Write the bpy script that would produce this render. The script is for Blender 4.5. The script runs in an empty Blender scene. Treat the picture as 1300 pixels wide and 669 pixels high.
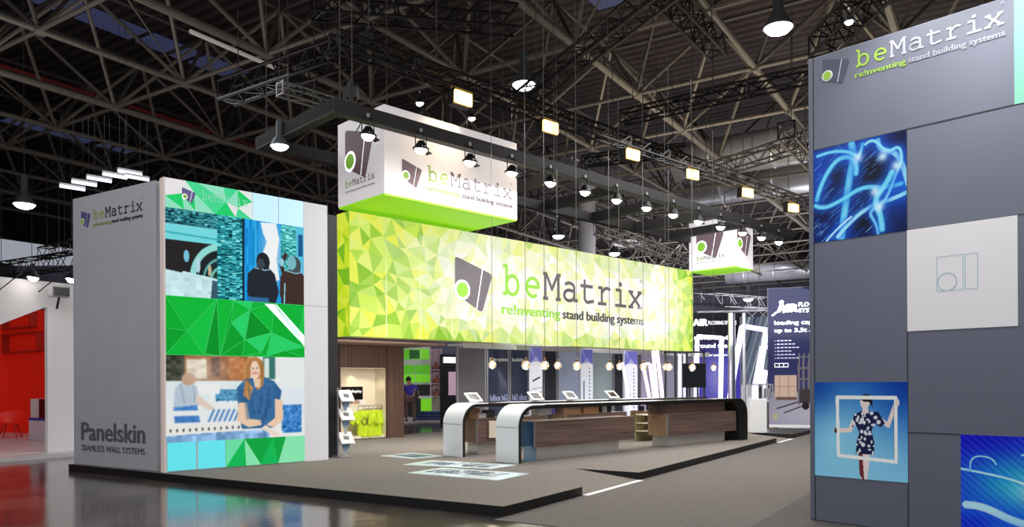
import bpy, math, random
import numpy as np
from mathutils import Vector, Matrix
from mathutils.geometry import delaunay_2d_cdt
random.seed(7); rng = np.random.RandomState(11)
PI = math.pi
scn = bpy.context.scene
C = scn.collection
# ------------------------------------------------------------------ survey helpers (image taken as 1300x669)
F, CX, HY, ROLL, HC = 975.0, 650.0, 487.5, 0.005, 1.6
def xy_(u, v):
    du, dv = u-CX, v-HY
    return du-dv*ROLL, du*ROLL+dv
def G(u, v, z=0.0):
    x, y = xy_(u, v); Y = (HC-z)*F/y
    return Vector((x/F*Y, Y, z))
def AT(u, v, Y):
    x, y = xy_(u, v)
    return Vector((x/F*Y, Y, HC-y/F*Y))
def on_plane(u, v, o, ang):          # -> distance along the plane and height
    x, y = xy_(u, v); k = x/F; dx, dy = math.cos(ang), math.sin(ang)
    s = (k*o[1]-o[0])/(dx-k*dy); Y = o[1]+s*dy
    return s, HC-y/F*Y
FA = math.radians(43.85); FB = math.radians(57.5)
A2 = FA+PI/2
PZ = 0.13
def ldir(a): return Vector((math.cos(a), math.sin(a), 0))

# ------------------------------------------------------------------ materials
MATS = {}
def lin(c):
    return tuple(((x/255.0)/12.92 if x/255.0 <= .04045 else ((x/255.0+.055)/1.055)**2.4) for x in c)
def mat(name, rgb, rough=.6, metal=0.0, emis=0.0, noise=0.0, nscale=20.0, bump=0.0, ecol=None, alpha=None, trans=0.0, coat=0.0):
    if name in MATS: return MATS[name]
    m = bpy.data.materials.new(name); m.use_nodes = True
    nt = m.node_tree; b = nt.nodes['Principled BSDF']
    c = lin(rgb)+(1,)
    b.inputs['Base Color'].default_value = c
    b.inputs['Roughness'].default_value = rough
    b.inputs['Metallic'].default_value = metal
    b.inputs['Transmission Weight'].default_value = trans
    b.inputs['Coat Weight'].default_value = coat
    if emis:
        b.inputs['Emission Color'].default_value = (lin(ecol)+(1,)) if ecol else c
        b.inputs['Emission Strength'].default_value = emis
    if alpha is not None: b.inputs['Alpha'].default_value = alpha
    if noise or bump:
        tc = nt.nodes.new('ShaderNodeTexCoord'); n = nt.nodes.new('ShaderNodeTexNoise')
        n.inputs['Scale'].default_value = nscale; n.inputs['Detail'].default_value = 5
        nt.links.new(tc.outputs['Object'], n.inputs['Vector'])
        if noise:
            r = nt.nodes.new('ShaderNodeValToRGB')
            r.color_ramp.elements[0].position = .3; r.color_ramp.elements[1].position = .7
            r.color_ramp.elements[0].color = tuple(x*(1-noise) for x in c[:3])+(1,)
            r.color_ramp.elements[1].color = tuple(min(1, x*(1+noise)) for x in c[:3])+(1,)
            nt.links.new(n.outputs['Fac'], r.inputs['Fac']); nt.links.new(r.outputs['Color'], b.inputs['Base Color'])
        if bump:
            bp = nt.nodes.new('ShaderNodeBump'); bp.inputs['Strength'].default_value = bump; bp.inputs['Distance'].default_value = .01
            nt.links.new(n.outputs['Fac'], bp.inputs['Height']); nt.links.new(bp.outputs['Normal'], b.inputs['Normal'])
    MATS[name] = m; return m
def mat_attr(name, strength=1.0, base=.25, rough=.35):
    if name in MATS: return MATS[name]
    m = bpy.data.materials.new(name); m.use_nodes = True; nt = m.node_tree; b = nt.nodes['Principled BSDF']
    a = nt.nodes.new('ShaderNodeAttribute'); a.attribute_name = 'Col'
    mx = nt.nodes.new('ShaderNodeMixRGB'); mx.blend_type = 'MULTIPLY'; mx.inputs[0].default_value = 1; mx.inputs[2].default_value = (base,)*3+(1,)
    nt.links.new(a.outputs['Color'], mx.inputs[1]); nt.links.new(mx.outputs[0], b.inputs['Base Color'])
    nt.links.new(a.outputs['Color'], b.inputs['Emission Color']); b.inputs['Emission Strength'].default_value = strength
    b.inputs['Roughness'].default_value = rough; b.inputs['Specular IOR Level'].default_value = .15
    MATS[name] = m; return m
def mat_wood(name, c1, c2, axis='X', scale=1.0, rough=.45, coat=0.0):
    if name in MATS: return MATS[name]
    m = bpy.data.materials.new(name); m.use_nodes = True; nt = m.node_tree; b = nt.nodes['Principled BSDF']
    tc = nt.nodes.new('ShaderNodeTexCoord'); mp = nt.nodes.new('ShaderNodeMapping')
    s = {'X': (.35, 6, 14), 'Z': (14, 14, .3)}[axis]
    mp.inputs['Scale'].default_value = tuple(x*scale for x in s)
    n = nt.nodes.new('ShaderNodeTexNoise'); n.inputs['Scale'].default_value = 1.6; n.inputs['Detail'].default_value = 6; n.inputs['Distortion'].default_value = .6
    r = nt.nodes.new('ShaderNodeValToRGB'); r.color_ramp.elements[0].position = .32; r.color_ramp.elements[1].position = .68
    r.color_ramp.elements[0].color = lin(c1)+(1,); r.color_ramp.elements[1].color = lin(c2)+(1,)
    nt.links.new(tc.outputs['Object'], mp.inputs[0]); nt.links.new(mp.outputs[0], n.inputs['Vector'])
    nt.links.new(n.outputs['Fac'], r.inputs[0]); nt.links.new(r.outputs[0], b.inputs['Base Color'])
    b.inputs['Roughness'].default_value = rough; b.inputs['Coat Weight'].default_value = coat
    MATS[name] = m; return m

M_black = mat('black_edge', (12, 12, 13), .5)
M_beam = mat('matt_black_beam', (26, 23, 24), .6)
M_trussb = mat('black_truss', (30, 29, 31), .4, .5)
M_trussl = mat('aluminium_truss', (150, 148, 150), .35, .9)
M_white = mat('white_laminate', (232, 234, 236), .35)
M_greyw = mat('grey_wall_skin', (176, 176, 182), .55, noise=.03, nscale=2)
M_rwall = mat('blue_grey_wall_skin', (104, 109, 124), .5, noise=.03, nscale=1.5)
M_seam = mat('panel_seam', (38, 40, 46), .7)
M_purple = mat('emblem_grey', (96, 92, 102), .5)
M_purpleE = mat('emblem_backlit_grey', (98, 92, 100), .5, emis=.4)
M_green = mat('emblem_green', (150, 205, 40), .5, emis=.35)
M_greenE = mat('lettering_backlit_green', (128, 184, 56), .5, emis=.35)
M_greyE = mat('lettering_backlit_grey', (84, 80, 84), .5, emis=.45)
M_darkE = mat('lettering_backlit_dark', (60, 58, 62), .5, emis=.4)
M_wht = mat('white_print', (245, 245, 245), .5)
M_whtE = mat('white_backlit', (250, 250, 252), .5, emis=1.0)
M_boxw = mat('hanging_box_white', (232, 228, 230), .5, emis=.26)
M_limeE = mat('lime_underside', (140, 208, 30), .5, emis=.55)
M_steel = mat('brushed_steel', (200, 198, 198), .2, .75, noise=.05, nscale=40)
M_alu = mat('grey_aluminium', (165, 164, 168), .4, .4)
M_wood = mat_wood('walnut_laminate', (90, 72, 66), (132, 108, 98), 'X')
M_woodv = mat_wood('walnut_vertical', (70, 50, 42), (104, 78, 66), 'Z')
M_tan = mat_wood('light_oak', (150, 116, 90), (182, 146, 116), 'X')
M_cream = mat('cream_panel', (232, 222, 200), .6)
M_dark = mat('anthracite_panel', (40, 42, 50), .5)
M_screen = mat('black_glass_screen', (14, 14, 16), .12)
M_lampw = mat('white_lamp_glow', (255, 248, 240), emis=22)
M_lampy = mat('warm_lamp_glow', (255, 196, 96), emis=9)
M_lampc = mat('cool_lamp_glow', (240, 248, 255), emis=9)
M_tube = mat('led_tube_glow', (225,225,250), emis=1.0)
M_tubep = mat('led_tube_rose_glow', (250,226,236), emis=.95)
M_attr = mat_attr('led_image', .85, base=.08)
M_attr_dim = mat_attr('led_image_dim', .6, base=.08)
M_attr_soft = mat_attr('printed_graphic', .30, base=.8)
M_ban = mat_attr('backlit_banner_print', .92, base=.08, rough=.6)
M_lime = mat('lime_cloth', (190, 215, 30), .8, emis=.12, noise=.15, nscale=12)  # small glow added to brighten the dark shirts

# ------------------------------------------------------------------ mesh collector
class M:
    def __init__(s): s.v = []; s.f = []; s.mi = []; s.m = 0
    def _f(s, idx): s.f.append(idx); s.mi.append(s.m)
    def box(s, x0, x1, y0, y1, z0, z1):
        b = len(s.v)
        s.v += [(x0,y0,z0),(x1,y0,z0),(x1,y1,z0),(x0,y1,z0),(x0,y0,z1),(x1,y0,z1),(x1,y1,z1),(x0,y1,z1)]
        for q in ((0,3,2,1),(4,5,6,7),(0,1,5,4),(1,2,6,5),(2,3,7,6),(3,0,4,7)): s._f(tuple(b+i for i in q))
        return s
    def tube(s, p, q, r, n=8, r2=None, caps=True):
        p, q = Vector(p), Vector(q); d = q-p
        if d.length < 1e-6: return s
        d.normalize(); a = d.orthogonal().normalized(); c = d.cross(a); r2 = r if r2 is None else r2
        b = len(s.v)
        for k in range(n):
            t = 2*PI*k/n+PI/n; o = a*math.cos(t)+c*math.sin(t)
            s.v.append(tuple(p+o*r)); s.v.append(tuple(q+o*r2))
        for k in range(n):
            k2 = (k+1) % n; s._f((b+2*k, b+2*k2, b+2*k2+1, b+2*k+1))
        if caps:
            s._f(tuple(b+2*k for k in range(n-1, -1, -1))); s._f(tuple(b+2*k+1 for k in range(n)))
        return s
    def path(s, pts, r, n=6):
        for a, b in zip(pts[:-1], pts[1:]): s.tube(a, b, r, n)
        return s
    def bar(s, p, q, w, h):           # rectangular bar between two points (w horizontal, h vertical-ish)
        p, q = Vector(p), Vector(q); d = (q-p).normalized()
        up = Vector((0,0,1)) if abs(d.z) < .95 else Vector((0,1,0))
        a = d.cross(up).normalized(); c = a.cross(d)
        b = len(s.v)
        for P in (p, q):
            for i, j in ((-1,-1),(1,-1),(1,1),(-1,1)): s.v.append(tuple(P+a*w/2*i+c*h/2*j))
        for k in range(4): s._f((b+k, b+(k+1)%4, b+4+(k+1)%4, b+4+k))
        s._f((b+3,b+2,b+1,b)); s._f((b+4,b+5,b+6,b+7)); return s
    def poly(s, pts):
        b = len(s.v); s.v += [tuple(p) for p in pts]; s._f(tuple(range(b, b+len(pts)))); return s
    def prism(s, pts2, y0, y1, axis='y'):     # extrude an (x,z) outline between y0 and y1
        b = len(s.v); n = len(pts2)
        mk = (lambda x, z, y: (x, y, z)) if axis == 'y' else ((lambda x, z, y: (x, z, y)) if axis == 'z' else (lambda x, z, y: (y, x, z)))
        for x, z in pts2: s.v.append(mk(x, z, y0))
        for x, z in pts2: s.v.append(mk(x, z, y1))
        s._f(tuple(b+i for i in range(n))); s._f(tuple(b+n+i for i in range(n-1, -1, -1)))
        for i in range(n):
            j = (i+1) % n; s._f((b+i, b+n+i, b+n+j, b+j))
        return s
    def lathe(s, prof, n=20, c=(0,0,0)):      # prof: (r,z)
        b = len(s.v)
        for r, z in prof:
            for k in range(n):
                t = 2*PI*k/n; s.v.append((c[0]+r*math.cos(t), c[1]+r*math.sin(t), c[2]+z))
        for i in range(len(prof)-1):
            for k in range(n):
                k2 = (k+1) % n; s._f((b+i*n+k, b+i*n+k2, b+(i+1)*n+k2, b+(i+1)*n+k))
        return s
    def build(s, name, m, parent=None, bevel=0, smooth=False, fixn=True):
        me = bpy.data.meshes.new(name); me.from_pydata(s.v, [], s.f); 
        ms = m if isinstance(m, (list, tuple)) else [m]
        for x in ms: me.materials.append(x)
        if len(ms) > 1: me.polygons.foreach_set('material_index', s.mi)
        if fixn:
            import bmesh
            bm = bmesh.new(); bm.from_mesh(me); bmesh.ops.recalc_face_normals(bm, faces=bm.faces); bm.to_mesh(me); bm.free()
        if smooth: me.polygons.foreach_set('use_smooth', [True]*len(me.polygons))
        me.update()
        o = bpy.data.objects.new(name, me); C.objects.link(o)
        if parent: o.parent = parent
        if bevel:
            md = o.modifiers.new('bevel', 'BEVEL'); md.width = bevel; md.segments = 2; md.limit_method = 'ANGLE'
        return o
def tag(o, label=None, cat=None, group=None, kind=None):
    if label: o['label'] = label
    if cat: o['category'] = cat
    if group: o['group'] = group
    if kind: o['kind'] = kind
    return o
def thing(name, label, cat, loc=(0,0,0), rz=0.0, group=None):
    o = bpy.data.objects.new(name, None); o.empty_display_size = .2; C.objects.link(o)
    o.location = loc; o.rotation_euler = (0,0,rz); return tag(o, label, cat, group)
def dup(root, loc, rz=None, label=None, group=None):
    def cp(o, par):
        c = o.copy(); C.objects.link(c); c.parent = par
        for ch in list(o.children): cp(ch, c)
        return c
    r = cp(root, None); r.location = loc
    if rz is not None: r.rotation_euler = (0,0,rz)
    if label: r['label'] = label
    if group: r['group'] = group
    return r
def lamp(kind, loc, energy, color=(1,1,1), size=.1, target=None, spot=60, blend=.5, sy=None):
    d = bpy.data.lights.new(kind.lower()+'_light', kind); d.energy = energy; d.color = color
    if kind == 'SPOT': d.spot_size = math.radians(spot); d.spot_blend = blend; d.shadow_soft_size = size
    elif kind == 'AREA':
        d.size = size
        if sy: d.shape = 'RECTANGLE'; d.size_y = sy
    else: d.shadow_soft_size = size
    o = bpy.data.objects.new(kind.lower()+'_light', d); C.objects.link(o); o.location = loc
    if target is not None:
        v = Vector(target)-Vector(loc); o.rotation_euler = v.to_track_quat('-Z', 'Y').to_euler()
    return o
ORD = ['first','second','third','fourth','fifth','sixth','seventh','eighth','ninth','tenth','eleventh','twelfth','thirteenth','fourteenth','fifteenth','sixteenth']

# ------------------------------------------------------------------ flat graphics on a wall: mapping (s,z) -> local xyz
def mapF(s0=0, z0=0, y=0): return lambda s, z, e=0: (s0+s, y-e, z0+z)           # a front face, reads along +x
def mapS(s0=0, z0=0, x=0, y0=0): return lambda s, z, e=0: (x-e, y0-s0-s, z0+z)   # a left face, reads along -y
def flat(name, m, parent, mp, polys, e=.004):
    mm = M()
    for i, p in enumerate(polys): mm.poly([mp(a, b, e+.00025*(i % 8)) for a, b in p])
    return mm.build(name, m, parent, fixn=False)
def disc(cx, cz, r, n=28, sx=1.0): return [(cx+sx*r*math.cos(2*PI*k/n), cz+r*math.sin(2*PI*k/n)) for k in range(n)]
def rect(a, b, c, d): return [(a,c),(b,c),(b,d),(a,d)]
def stroke(pts, w):                         # polyline -> quads + round joints
    out = []
    for (x0,z0),(x1,z1) in zip(pts[:-1], pts[1:]):
        dx, dz = x1-x0, z1-z0; L = math.hypot(dx, dz)
        if L < 1e-6: continue
        nx, nz = -dz/L*w/2, dx/L*w/2
        out.append([(x0-nx,z0-nz),(x1-nx,z1-nz),(x1+nx,z1+nz),(x0+nx,z0+nz)])
    for x, z in pts[1:-1]: out.append(disc(x, z, w/2, 8))
    return out
def arc(cx, cz, rx, rz, a0, a1, n=14): return [(cx+rx*math.cos(math.radians(a0+(a1-a0)*k/n)), cz+rz*math.sin(math.radians(a0+(a1-a0)*k/n))) for k in range(n+1)]
GLY = {   # typewriter letters, advance 1, ascender 1, x height .68
 'b': [[(.05,.98),(.22,.98),(.22,.0)], arc(.5,.33,.28,.33,180,-180,20), [(.05,.02),(.22,.02)]],
 'e': [[(.2,.36),(.82,.36)], arc(.5,.34,.31,.33,0,310,18)],
 'M': [[(.03,.0),(.3,.0)],[(.7,.0),(.97,.0)],[(.15,.0),(.15,.9)],[(.85,.0),(.85,.9)],[(.03,.9),(.2,.9),(.5,.35),(.8,.9),(.97,.9)]],
 'a': [arc(.45,.5,.27,.17,150,0,8)+[(.72,.03),(.92,.03)], arc(.44,.2,.28,.2,60,360,16), [(.5,.4),(.72,.36)]],
 't': [[(.08,.63),(.8,.63)], [(.32,.88),(.32,.18)]+arc(.5,.18,.18,.17,180,300,8)+[(.86,.08)]],
 'r': [[(.1,.02),(.62,.02)],[(.12,.64),(.34,.64),(.34,.02)], [(.34,.45)]+arc(.66,.36,.3,.29,120,50,6)],
 'i': [[(.16,.02),(.88,.02)],[(.2,.64),(.52,.64),(.52,.02)]],
 'x': [[(.12,.64),(.82,.02)],[(.82,.64),(.14,.02)],[(.04,.64),(.34,.64)],[(.64,.64),(.92,.64)],[(.02,.02),(.34,.02)],[(.64,.02),(.96,.02)]],
}
def letters(m, parent, mp, txt, x, z, adv, asc, w, e):
    for i, ch in enumerate(txt): flat('letter', m, parent, mp, glyphs(ch, x+i*adv, z, adv, asc, w), e)
def glyphs(txt, x, z, adv, asc, w):
    out = []
    for i, ch in enumerate(txt):
        for st in GLY[ch]: out += stroke([(x+(i+p[0])*adv, z+p[1]*asc) for p in st], w)
        if ch == 'i': out.append(disc(x+(i+.5)*adv, z+.88*asc, w*.85, 12))
    return out
def font_polys(txt, x, z, width=None, height=.1, bold=0.0):
    cu = bpy.data.curves.new('t', 'FONT'); cu.body = txt; cu.size = 1; cu.resolution_u = 4
    ob = bpy.data.objects.new('t', cu); C.objects.link(ob); bpy.context.view_layer.update()
    me = bpy.data.meshes.new_from_object(ob.evaluated_get(bpy.context.evaluated_depsgraph_get()))
    vs = [v.co.copy() for v in me.vertices]; fs = [tuple(p.vertices) for p in me.polygons]
    bpy.data.objects.remove(ob); bpy.data.curves.remove(cu); bpy.data.meshes.remove(me)
    if not vs: return []
    x0 = min(v.x for v in vs); x1 = max(v.x for v in vs); kz = height/.72
    kx = (width/(x1-x0)) if width else kz
    b = bold*1.6; sh = [(0,0)] if b == 0 else [(-b,0),(0,-b*.4),(0,b*.4),(b,0)]
    return [[(x+(vs[i].x-x0+sx)*kx, z+(vs[i].y+sz)*kz) for i in f] for sx, sz in sh for f in fs]
def text(name, m, parent, mp, txt, x, z, width=None, height=.1, bold=.0, e=.004):
    ps = font_polys(txt, x, z, width, height, bold); n = len(ps)//(4 if bold else 1); mm = M()
    for i, p in enumerate(ps): mm.poly([mp(a, b, e+.0012*(i//max(1, n))) for a, b in p])
    return mm.build(name, m, parent, fixn=False)
EMB = [(0,0),(0,-.74),(.71,-1.08),(1,-.28)]
def emblem(parent, mp, x, z, w, mb, mg, mw, e=.004, kx=1.0, kz=1.0):
    def q(p): return (x+p[0]*w*kx, z+p[1]*w*kz)
    # rounded outline
    pts = []
    n = len(EMB)
    for i in range(n):
        p0, p1, p2 = EMB[i-1], EMB[i], EMB[(i+1) % n]
        for t in (0, .5, 1):
            a = [p1[k]+(p0[k]-p1[k])*.09 for k in (0,1)]; c = [p1[k]+(p2[k]-p1[k])*.09 for k in (0,1)]
            pts.append(tuple((1-t)**2*a[k]+2*t*(1-t)*p1[k]+t*t*c[k] for k in (0,1)))
    em = flat('emblem', mb, parent, mp, [[q(p) for p in pts]], e); parent = em
    flat('emblem_line', mw, parent, mp, stroke([q((.72,-.2)), q((.56,-1.0))], .02*w), e*2)
    flat('emblem_ring', mw, parent, mp, [[q(p) for p in disc(.185,-.655,.20)]], e*2)
    flat('emblem_dot', mg, parent, mp, [[q(p) for p in disc(.185,-.655,.15)]], e*3)
def logo(parent, mp, x, z, W, mb, mg, mt, md, mw, e=.004, emb=True):
    """emblem left of the typewriter word, tagline beneath; x,z = left end of the baseline, W = word width"""
    adv = W/8; asc = W*.124
    letters(mg, parent, mp, 'be', x, z, adv, asc, W*.0155, e)
    letters(mt, parent, mp, 'Matrix', x+2*adv, z, adv, asc, W*.0155, e)
    text('tagline', mg, parent, mp, 're!nventing', x, z-W*.085, W*.365, W*.044, .02, e)
    text('tagline', md, parent, mp, 'stand building systems', x+W*.385, z-W*.085, W*.615, W*.044, .024, e)
    text('registered_mark', mt, parent, mp, '®', x+W*.975, z+W*.13, W*.022, W*.02, 0, e)
    if emb: emblem(parent, mp, x-W*.26, z+W*.133, W*.206, mb, mg, mw, e)

def colmesh(name, m, parent, mp, verts2, faces, cols, e=.003):
    me = bpy.data.meshes.new(name); me.from_pydata([mp(a, b, e) for a, b in verts2], [], faces); me.materials.append(m)
    at = me.color_attributes.new('Col', 'FLOAT_COLOR', 'CORNER')
    arr = []
    for p, c in zip(me.polygons, cols):
        arr += list(lin(c)+(1,))*p.loop_total
    at.data.foreach_set('color', arr); me.update()
    o = bpy.data.objects.new(name, me); C.objects.link(o); o.parent = parent; return o
def facets(name, m, parent, mp, x0, x1, z0, z1, step, colf, e=.003, seed=1):
    r = random.Random(seed); pts = []
    nx = max(1, round((x1-x0)/step)); nz = max(1, round((z1-z0)/step))
    for i in range(nx+1):
        for j in range(nz+1):
            px = x0+(x1-x0)*i/nx; pz = z0+(z1-z0)*j/nz
            if 0 < i < nx: px += r.uniform(-.42,.42)*(x1-x0)/nx
            if 0 < j < nz: pz += r.uniform(-.42,.42)*(z1-z0)/nz
            pts.append(Vector((px, pz)))
    vs, _, fs, *_ = delaunay_2d_cdt(pts, [], [], 0, 1e-6)
    cols = []; F2 = []
    for f in fs:
        cx = sum(vs[i][0] for i in f)/len(f); cz = sum(vs[i][1] for i in f)/len(f)
        F2.append(tuple(f)); cols.append(colf(cx, cz, r))
    return colmesh(name, m, parent, mp, [(v[0], v[1]) for v in vs], F2, cols, e)
class Canvas:
    def __init__(s, w, h, asp, col=(255,255,255)):
        s.w, s.h = w, h; s.a = np.zeros((h, w, 3)); s.a[:] = col
        s.X, s.Y = np.meshgrid((np.arange(w)+.5)/w*asp, (np.arange(h)+.5)/h)
    def put(s, mask, c, k=1.0):
        mk = np.clip(mask.astype(float)*k, 0, 1)[..., None]; s.a = s.a*(1-mk)+np.array(c)*mk
    def poly(s, pts, c, k=1.0):
        x, y = s.X, s.Y; ins = np.zeros(x.shape, bool); n = len(pts)
        for i in range(n):
            x0, y0 = pts[i]; x1, y1 = pts[(i+1) % n]
            if y0 == y1: continue
            cond = ((y0 > y) != (y1 > y)) & (x < (x1-x0)*(y-y0)/(y1-y0)+x0); ins ^= cond
        s.put(ins, c, k)
    def rect(s, x0, x1, y0, y1, c, k=1.0): s.put((s.X>=x0)&(s.X<x1)&(s.Y>=y0)&(s.Y<y1), c, k)
    def ell(s, cx, cy, rx, ry, c, k=1.0): s.put(((s.X-cx)/rx)**2+((s.Y-cy)/ry)**2 < 1, c, k)
    def glow(s, cx, cy, rx, ry, c, k=1.0): s.put(np.exp(-(((s.X-cx)/rx)**2+((s.Y-cy)/ry)**2)), c, k)
    def line(s, pts, w, c, k=1.0, soft=False):
        d = np.full(s.X.shape, 9.0)
        for (x0,y0),(x1,y1) in zip(pts[:-1], pts[1:]):
            dx, dy = x1-x0, y1-y0; L2 = dx*dx+dy*dy+1e-12
            t = np.clip(((s.X-x0)*dx+(s.Y-y0)*dy)/L2, 0, 1); d = np.minimum(d, np.hypot(s.X-x0-t*dx, s.Y-y0-t*dy))
        s.put(np.exp(-(d/w)**2) if soft else (d < w/2), c, k)
    def noise(s, amp, x0=0, x1=9, y0=0, y1=9, bx=1, by=1):
        n = rng.randn(s.h//by+2, s.w//bx+2); n = np.kron(n, np.ones((by, bx)))[:s.h, :s.w]
        mk = (s.X>=x0)&(s.X<x1)&(s.Y>=y0)&(s.Y<y1); s.a += (n*amp*mk)[..., None]
    def blur(s, n=1):
        for _ in range(n):
            p = np.pad(s.a, ((1,1),(1,1),(0,0)), 'edge')
            s.a = (p[1:-1,1:-1]*2+p[:-2,1:-1]+p[2:,1:-1]+p[1:-1,:-2]+p[1:-1,2:])/6
    def build(s, name, m, parent, mp, x0, x1, z0, z1, e=.004):
        a = np.clip(s.a, 0, 255)/255.0; l = np.where(a <= .04045, a/12.92, ((a+.055)/1.055)**2.4)
        w, h = s.w, s.h
        xs = np.linspace(x0, x1, w); zs = np.linspace(z0, z1, h)
        vs = [mp(float(x), float(z), e) for z in zs for x in xs]
        fs = [(j*w+i, j*w+i+1, (j+1)*w+i+1, (j+1)*w+i) for j in range(h-1) for i in range(w-1)]
        me = bpy.data.meshes.new(name); me.from_pydata(vs, [], fs); me.materials.append(m)
        at = me.color_attributes.new('Col', 'FLOAT_COLOR', 'POINT')
        at.data.foreach_set('color', np.concatenate([l, np.ones((h, w, 1))], 2).reshape(-1)); me.update()
        o = bpy.data.objects.new(name, me); C.objects.link(o); o.parent = parent; return o

# ================================================================== CAMERA
cd = bpy.data.cameras.new('camera'); cam = bpy.data.objects.new('camera', cd); C.objects.link(cam)
cd.sensor_width = 36; cd.lens = F/1300*36; cd.shift_y = (HY-334.5)/1300; cd.clip_end = 400; cd.clip_start = .1
R = Matrix(((1, ROLL, 0), (0, 0, -1), (-ROLL, 1, 0)))
cam.matrix_world = Matrix.Translation((0,0,HC)) @ R.to_4x4()
scn.camera = cam
w = bpy.data.worlds.new('world'); scn.world = w; w.use_nodes = True
w.node_tree.nodes['Background'].inputs[0].default_value = (.55,.58,.68,1); w.node_tree.nodes['Background'].inputs[1].default_value = .55
scn.view_settings.view_transform = 'Standard'; scn.view_settings.look = 'None'; scn.view_settings.exposure = 0

# ================================================================== SETTING
mf = mat('polished_hall_floor', (62, 56, 56), .16)
nt = mf.node_tree; b = nt.nodes['Principled BSDF']
tc = nt.nodes.new('ShaderNodeTexCoord'); n1 = nt.nodes.new('ShaderNodeTexNoise'); n1.inputs['Scale'].default_value = .9; n1.inputs['Detail'].default_value = 8; n1.inputs['Roughness'].default_value = .7
rp = nt.nodes.new('ShaderNodeValToRGB'); rp.color_ramp.elements[0].position = .35; rp.color_ramp.elements[1].position = .7
rp.color_ramp.elements[0].color = lin((52,46,48))+(1,); rp.color_ramp.elements[1].color = lin((96,88,78))+(1,)
nt.links.new(tc.outputs['Object'], n1.inputs['Vector']); nt.links.new(n1.outputs['Fac'], rp.inputs[0]); nt.links.new(rp.outputs[0], b.inputs['Base Color'])
n2 = nt.nodes.new('ShaderNodeTexNoise'); n2.inputs['Scale'].default_value = 5; n2.inputs['Detail'].default_value = 3
bp = nt.nodes.new('ShaderNodeBump'); bp.inputs['Strength'].default_value = .10; bp.inputs['Distance'].default_value = .02
nt.links.new(tc.outputs['Object'], n2.inputs['Vector']); nt.links.new(n2.outputs['Fac'], bp.inputs['Height']); nt.links.new(bp.outputs['Normal'], b.inputs['Normal'])
b.inputs['Roughness'].default_value = .13; b.inputs['IOR'].default_value = 2.0
fl = M().box(-70, 70, -12, 110, -.2, 0).build('floor', mf); tag(fl, kind='structure')

M_carp = mat('brown_grey_carpet', (110, 104, 98), .95, noise=.16, nscale=16, bump=.3)
M_carp2 = mat('aisle_carpet', (90, 85, 82), .95, noise=.16, nscale=16, bump=.3)
M_carp3 = mat('dark_carpet', (70, 67, 67), .95, noise=.16, nscale=16, bump=.3)
# platform in the B frame, origin at its near corner
P1 = G(639.5, 643, PZ)
def toB(p):
    d = Vector((p[0]-P1.x, p[1]-P1.y, 0)); return d.dot(ldir(FB)), d.dot(ldir(FB+PI/2))
lx = toB(G(91.5, 589, PZ))[1]
x2 = toB(G(740, 618, PZ))[0]; x3 = toB(G(812, 599.8, PZ))[0]; x4 = toB(G(985.7, 556, PZ))[0]
tip = toB(G(749.2, 595.5, PZ)); x5 = toB(G(1008, 555.5, 0))[0]
rl = max(1.2, tip[1])
plat = thing('stage_platform', 'low carpeted exhibition platform with black edge that carries the whole green and white stand', 'platform', (P1.x, P1.y, 0), FB)
out = [(0,0),(x2,0),(x2,rl),(x3,rl),(x3,0),(x4,0),(x4,rl),(x4+1.6,rl),(x4+8,rl),(x4+8,lx+.02),(0,lx+.02)]
mm = M(); n = len(out)
mm.m = 1; mm.poly([(x,y,PZ) for x,y in out]); mm.m = 0
for i in range(n):
    (a,b_),(c,d) = out[i], out[(i+1)%n]; mm.poly([(a,b_,0),(c,d,0),(c,d,PZ-.0),(a,b_,PZ)])
mm.build('deck', [M_black, M_carp], plat, fixn=False)
mm = M(); mm.poly([(x2,0,.012),(x3,0,.012),(x3,rl,PZ),(x2,rl,PZ)]); mm.build('ramp', M_carp, plat)
mm = M(); mm.poly([(x4,0,.012),(x4+1.6,0,.012),(x4+1.6,rl,PZ),(x4,rl,PZ)]); mm.build('ramp', M_carp, plat)
mm = M().box(x2, x3-.05, -.1, .0, .0, .014).box(x4, x4+1.6, -.1, 0, 0, .014); mm.build('ramp_edge_strip', mat('white_strip', (220,220,222), .5), plat)
# far platform of the neighbour stand with black edge
mm = M().prism([(0,0),(3.2,0),(3.2,3),(0,3)], 0, .11, 'z'); o = mm.build('stand_platform', [M_black], None)
nb = G(1008.5, 556, 0); o.location = nb; o.rotation_euler = (0,0,FB)
tag(o, 'low dark platform wedge in front of the blue air flooring poster', 'platform')
# aisle carpet
cp = G(630, 660.5, 0); cb = toB(cp)
ac = M(); ac.box(cb[0], 60, -9.5, -.0, .0, .006); o = ac.build('aisle_carpet', M_carp2); o.location = (P1.x, P1.y, 0); o.rotation_euler = (0,0,FB)
tag(o, 'brown grey aisle carpet between the platform and the grey wall', 'carpet')
sb = toB(G(1027, 627, 0))[1]
ac = M(); ac.box(cb[0]-6, 60, -30, sb, .006, .012); o = ac.build('stand_carpet', M_carp3); o.location = (P1.x, P1.y, 0); o.rotation_euler = (0,0,FB)
tag(o, 'darker carpet under the tall grey wall on the right', 'carpet')

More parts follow.
